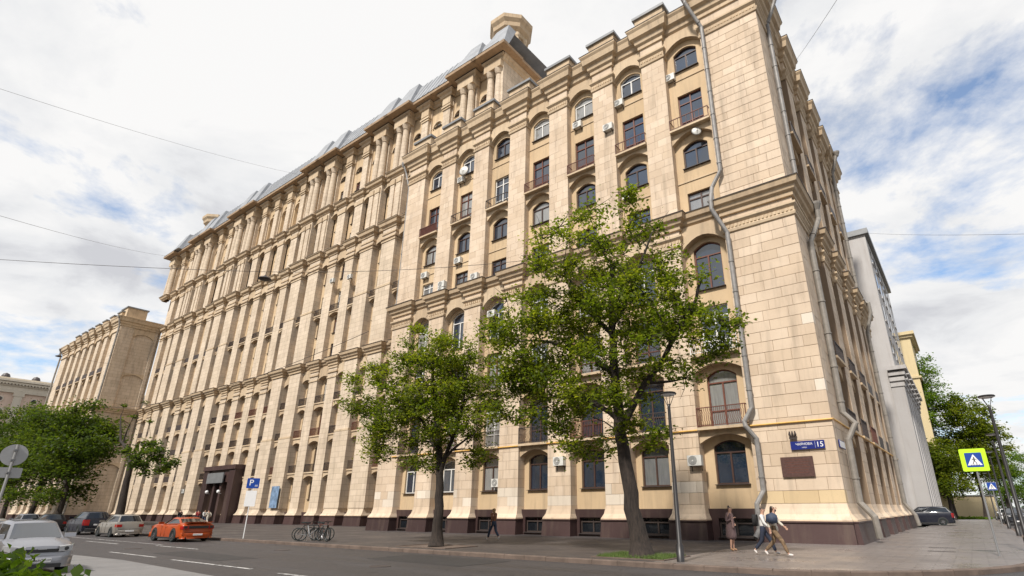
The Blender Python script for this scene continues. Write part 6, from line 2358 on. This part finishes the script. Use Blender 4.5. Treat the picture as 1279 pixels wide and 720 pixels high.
WALK = dict(pelvis=(0, 0, 0.94), waist=(0.01, 0, 1.1), chest=(0.03, 0, 1.34), head=(0.07, 0, 1.63), shL=(0.03, 0.19, 1.42), shR=(0.03, -0.19, 1.42), elL=(0.14, 0.25, 1.16), elR=(-0.14, -0.25, 1.17), haL=(0.32, 0.22, 1.0), haR=(-0.1, -0.26, 0.93),
            hipL=(0.0, 0.09, 0.88), hipR=(0.0, -0.09, 0.88), knL=(-0.08, 0.1, 0.5), knR=(0.26, -0.1, 0.5), anL=(-0.42, 0.1, 0.17), anR=(0.42, -0.1, 0.09), toL=(-0.33, 0.1, 0.04), toR=(0.58, -0.1, 0.07))
STAND = dict(pelvis=(0, 0, 0.94), waist=(0.0, 0, 1.1), chest=(0.01, 0, 1.34), head=(0.05, 0, 1.62), shL=(0.01, 0.18, 1.41), shR=(0.01, -0.18, 1.41), elL=(0.0, 0.24, 1.13), elR=(-0.02, -0.24, 1.13), haL=(0.14, 0.1, 1.02), haR=(0.15, -0.06, 1.24),
             hipL=(0, 0.08, 0.88), hipR=(0, -0.08, 0.88), knL=(0.02, 0.08, 0.49), knR=(0.03, -0.08, 0.49), anL=(0.0, 0.08, 0.08), anR=(-0.02, -0.09, 0.08), toL=(0.15, 0.09, 0.035), toR=(0.13, -0.1, 0.035))

# woman in the long mauve coat, waiting by the wall, turned to the right
t, J, k = person('woman in a long mauve checked coat and scarf standing by the drainpipe', (-8.42, 23.9, 0), radians(-12), 1.76, STAND, dict(hair=('hair_dark', 'bun'), top='coat_mauve', legs='cloth_black', shoes='shoe_tan', bare=True))
skin_obj('coat_skirt', [[(0, 0, 1.2 * k, (0.17, 0.15)), (0.0, 0, 0.9 * k, (0.21, 0.19)), (0.0, 0, 0.62 * k, (0.24, 0.21)), (0.0, 0, 0.40 * k, (0.25, 0.22))]], 'coat_mauve', t, 2)
skin_obj('scarf', [[(0.0, 0.1, 1.45 * k, 0.05), (0.1, 0.0, 1.42 * k, 0.06), (0.16, -0.08, 1.2 * k, 0.055), (0.2, -0.12, 0.85 * k, 0.045)], [(0.0, 0.1, 1.45 * k, 0.05), (-0.06, -0.02, 1.46 * k, 0.055), (0.1, 0.0, 1.42 * k, 0.06)]], 'scarf_rose', t, 1)

# walking bearded man in a cream top, camouflage trousers, blue bag; and a person in white beyond him
t, J, k = person('bearded man striding right in cream shirt and camouflage trousers with a blue bag', (-6.12, 21.95, 0), radians(4), 1.76, WALK, dict(hair=('hair_dark', 'long'), top='cloth_cream', legs='camo', shoes='shoe_white', beard=True))
skin_obj('shirt_tail', [[(0.0, 0, 1.1 * k, (0.15, 0.13)), (0.0, 0, 0.92 * k, (0.175, 0.15)), (0.0, 0, 0.8 * k, (0.17, 0.15))]], 'cloth_cream', t, 1)
mb = MB()
mb.loft([[(0.02 + d, y, z) for d, z in ((-0.2, 1.2), (-0.17, 1.42), (0.05, 1.5), (0.2, 1.4), (0.2, 1.16), (0.0, 1.1))] for y in (-0.24, -0.3, -0.36)])
o = mb.build('shoulder_bag', 'bag_blue', t, True)
W2 = {a: (b[0] * 0.9, b[1], b[2]) for a, b in WALK.items()}
for a in ('kn', 'an', 'to', 'el', 'ha'):
    W2[a + 'L'], W2[a + 'R'] = (W2[a + 'R'][0], -W2[a + 'R'][1], W2[a + 'R'][2]), (W2[a + 'L'][0], -W2[a + 'L'][1], W2[a + 'L'][2])
t, J, k = person('person in white jacket and dark trousers with a black backpack walking behind the bearded man', (-6.7, 22.55, 0), radians(4), 1.7, W2, dict(hair=('hair_dark', 'short'), top='cloth_white', legs='cloth_navy', shoes='shoe_white'))
mb = MB()
mb.loft([[(-0.16 - d, y, z) for y, z in ((-0.13, 1.0), (0.13, 1.0), (0.15, 1.25), (0.1, 1.42), (-0.1, 1.42), (-0.15, 1.25))] for d in (0.0, 0.1, 0.17)])
mb.build('backpack', 'cloth_black', t, True)

# woman walking left near the building
t, J, k = person('fair haired woman in rust jacket and jeans walking left past the basement windows', (-22.45, 24.7, 0), radians(172), 1.74, W2, dict(hair=('hair_blond', 'long'), top='jacket_rust', legs='denim', shoes='shoe_white'))

# small group at the entrance
for (x, y, rz, top, legs, pose, lb) in ((-88.6, 33.5, 200, 'cloth_black', 'cloth_black', STAND, 'dark clad person left of the entrance, leftmost of the group'), (-86.9, 33.0, 20, 'cloth_black', 'denim', STAND, 'second dark clad person left of the entrance group'),
                                        (-80.6, 32.6, 180, 'cloth_red', 'cloth_navy', STAND, 'person in a red top in front of the entrance'), (-79.5, 32.9, 10, 'cloth_white', 'denim', W2, 'person in white next to the red top at the entrance'),
                                        (-75.7, 31.8, 190, 'cloth_cream', 'cloth_cream', WALK, 'person in pale cream clothes right of the entrance group'), (-104.0, 31.0, 90, 'cloth_black', 'cloth_black', STAND, 'lone dark figure on the pavement beyond the orange coupe')):
    person(lb, (x, y, 0), radians(rz), 1.74, pose, dict(hair=('hair_dark', 'short'), top=top, legs=legs, shoes='cloth_black'), 'people by the entrance', fine=False)

# freeze grown figures and lettering into plain meshes
dg = bpy.context.evaluated_depsgraph_get()
dg.update()
for o in BAKE:
    me = bpy.data.meshes.new_from_object(o.evaluated_get(dg))
    o.modifiers.clear()
    o.data = me
    me.polygons.foreach_set('use_smooth', [True] * len(me.polygons))
for o in [q for q in SC.objects if q.type == 'FONT']:
    me = bpy.data.meshes.new_from_object(o.evaluated_get(dg))
    n = bpy.data.objects.new('lettering', me)
    COL.objects.link(n)
    n.parent = o.parent
    n.matrix_local = o.matrix_local.copy()
    bpy.data.objects.remove(o)
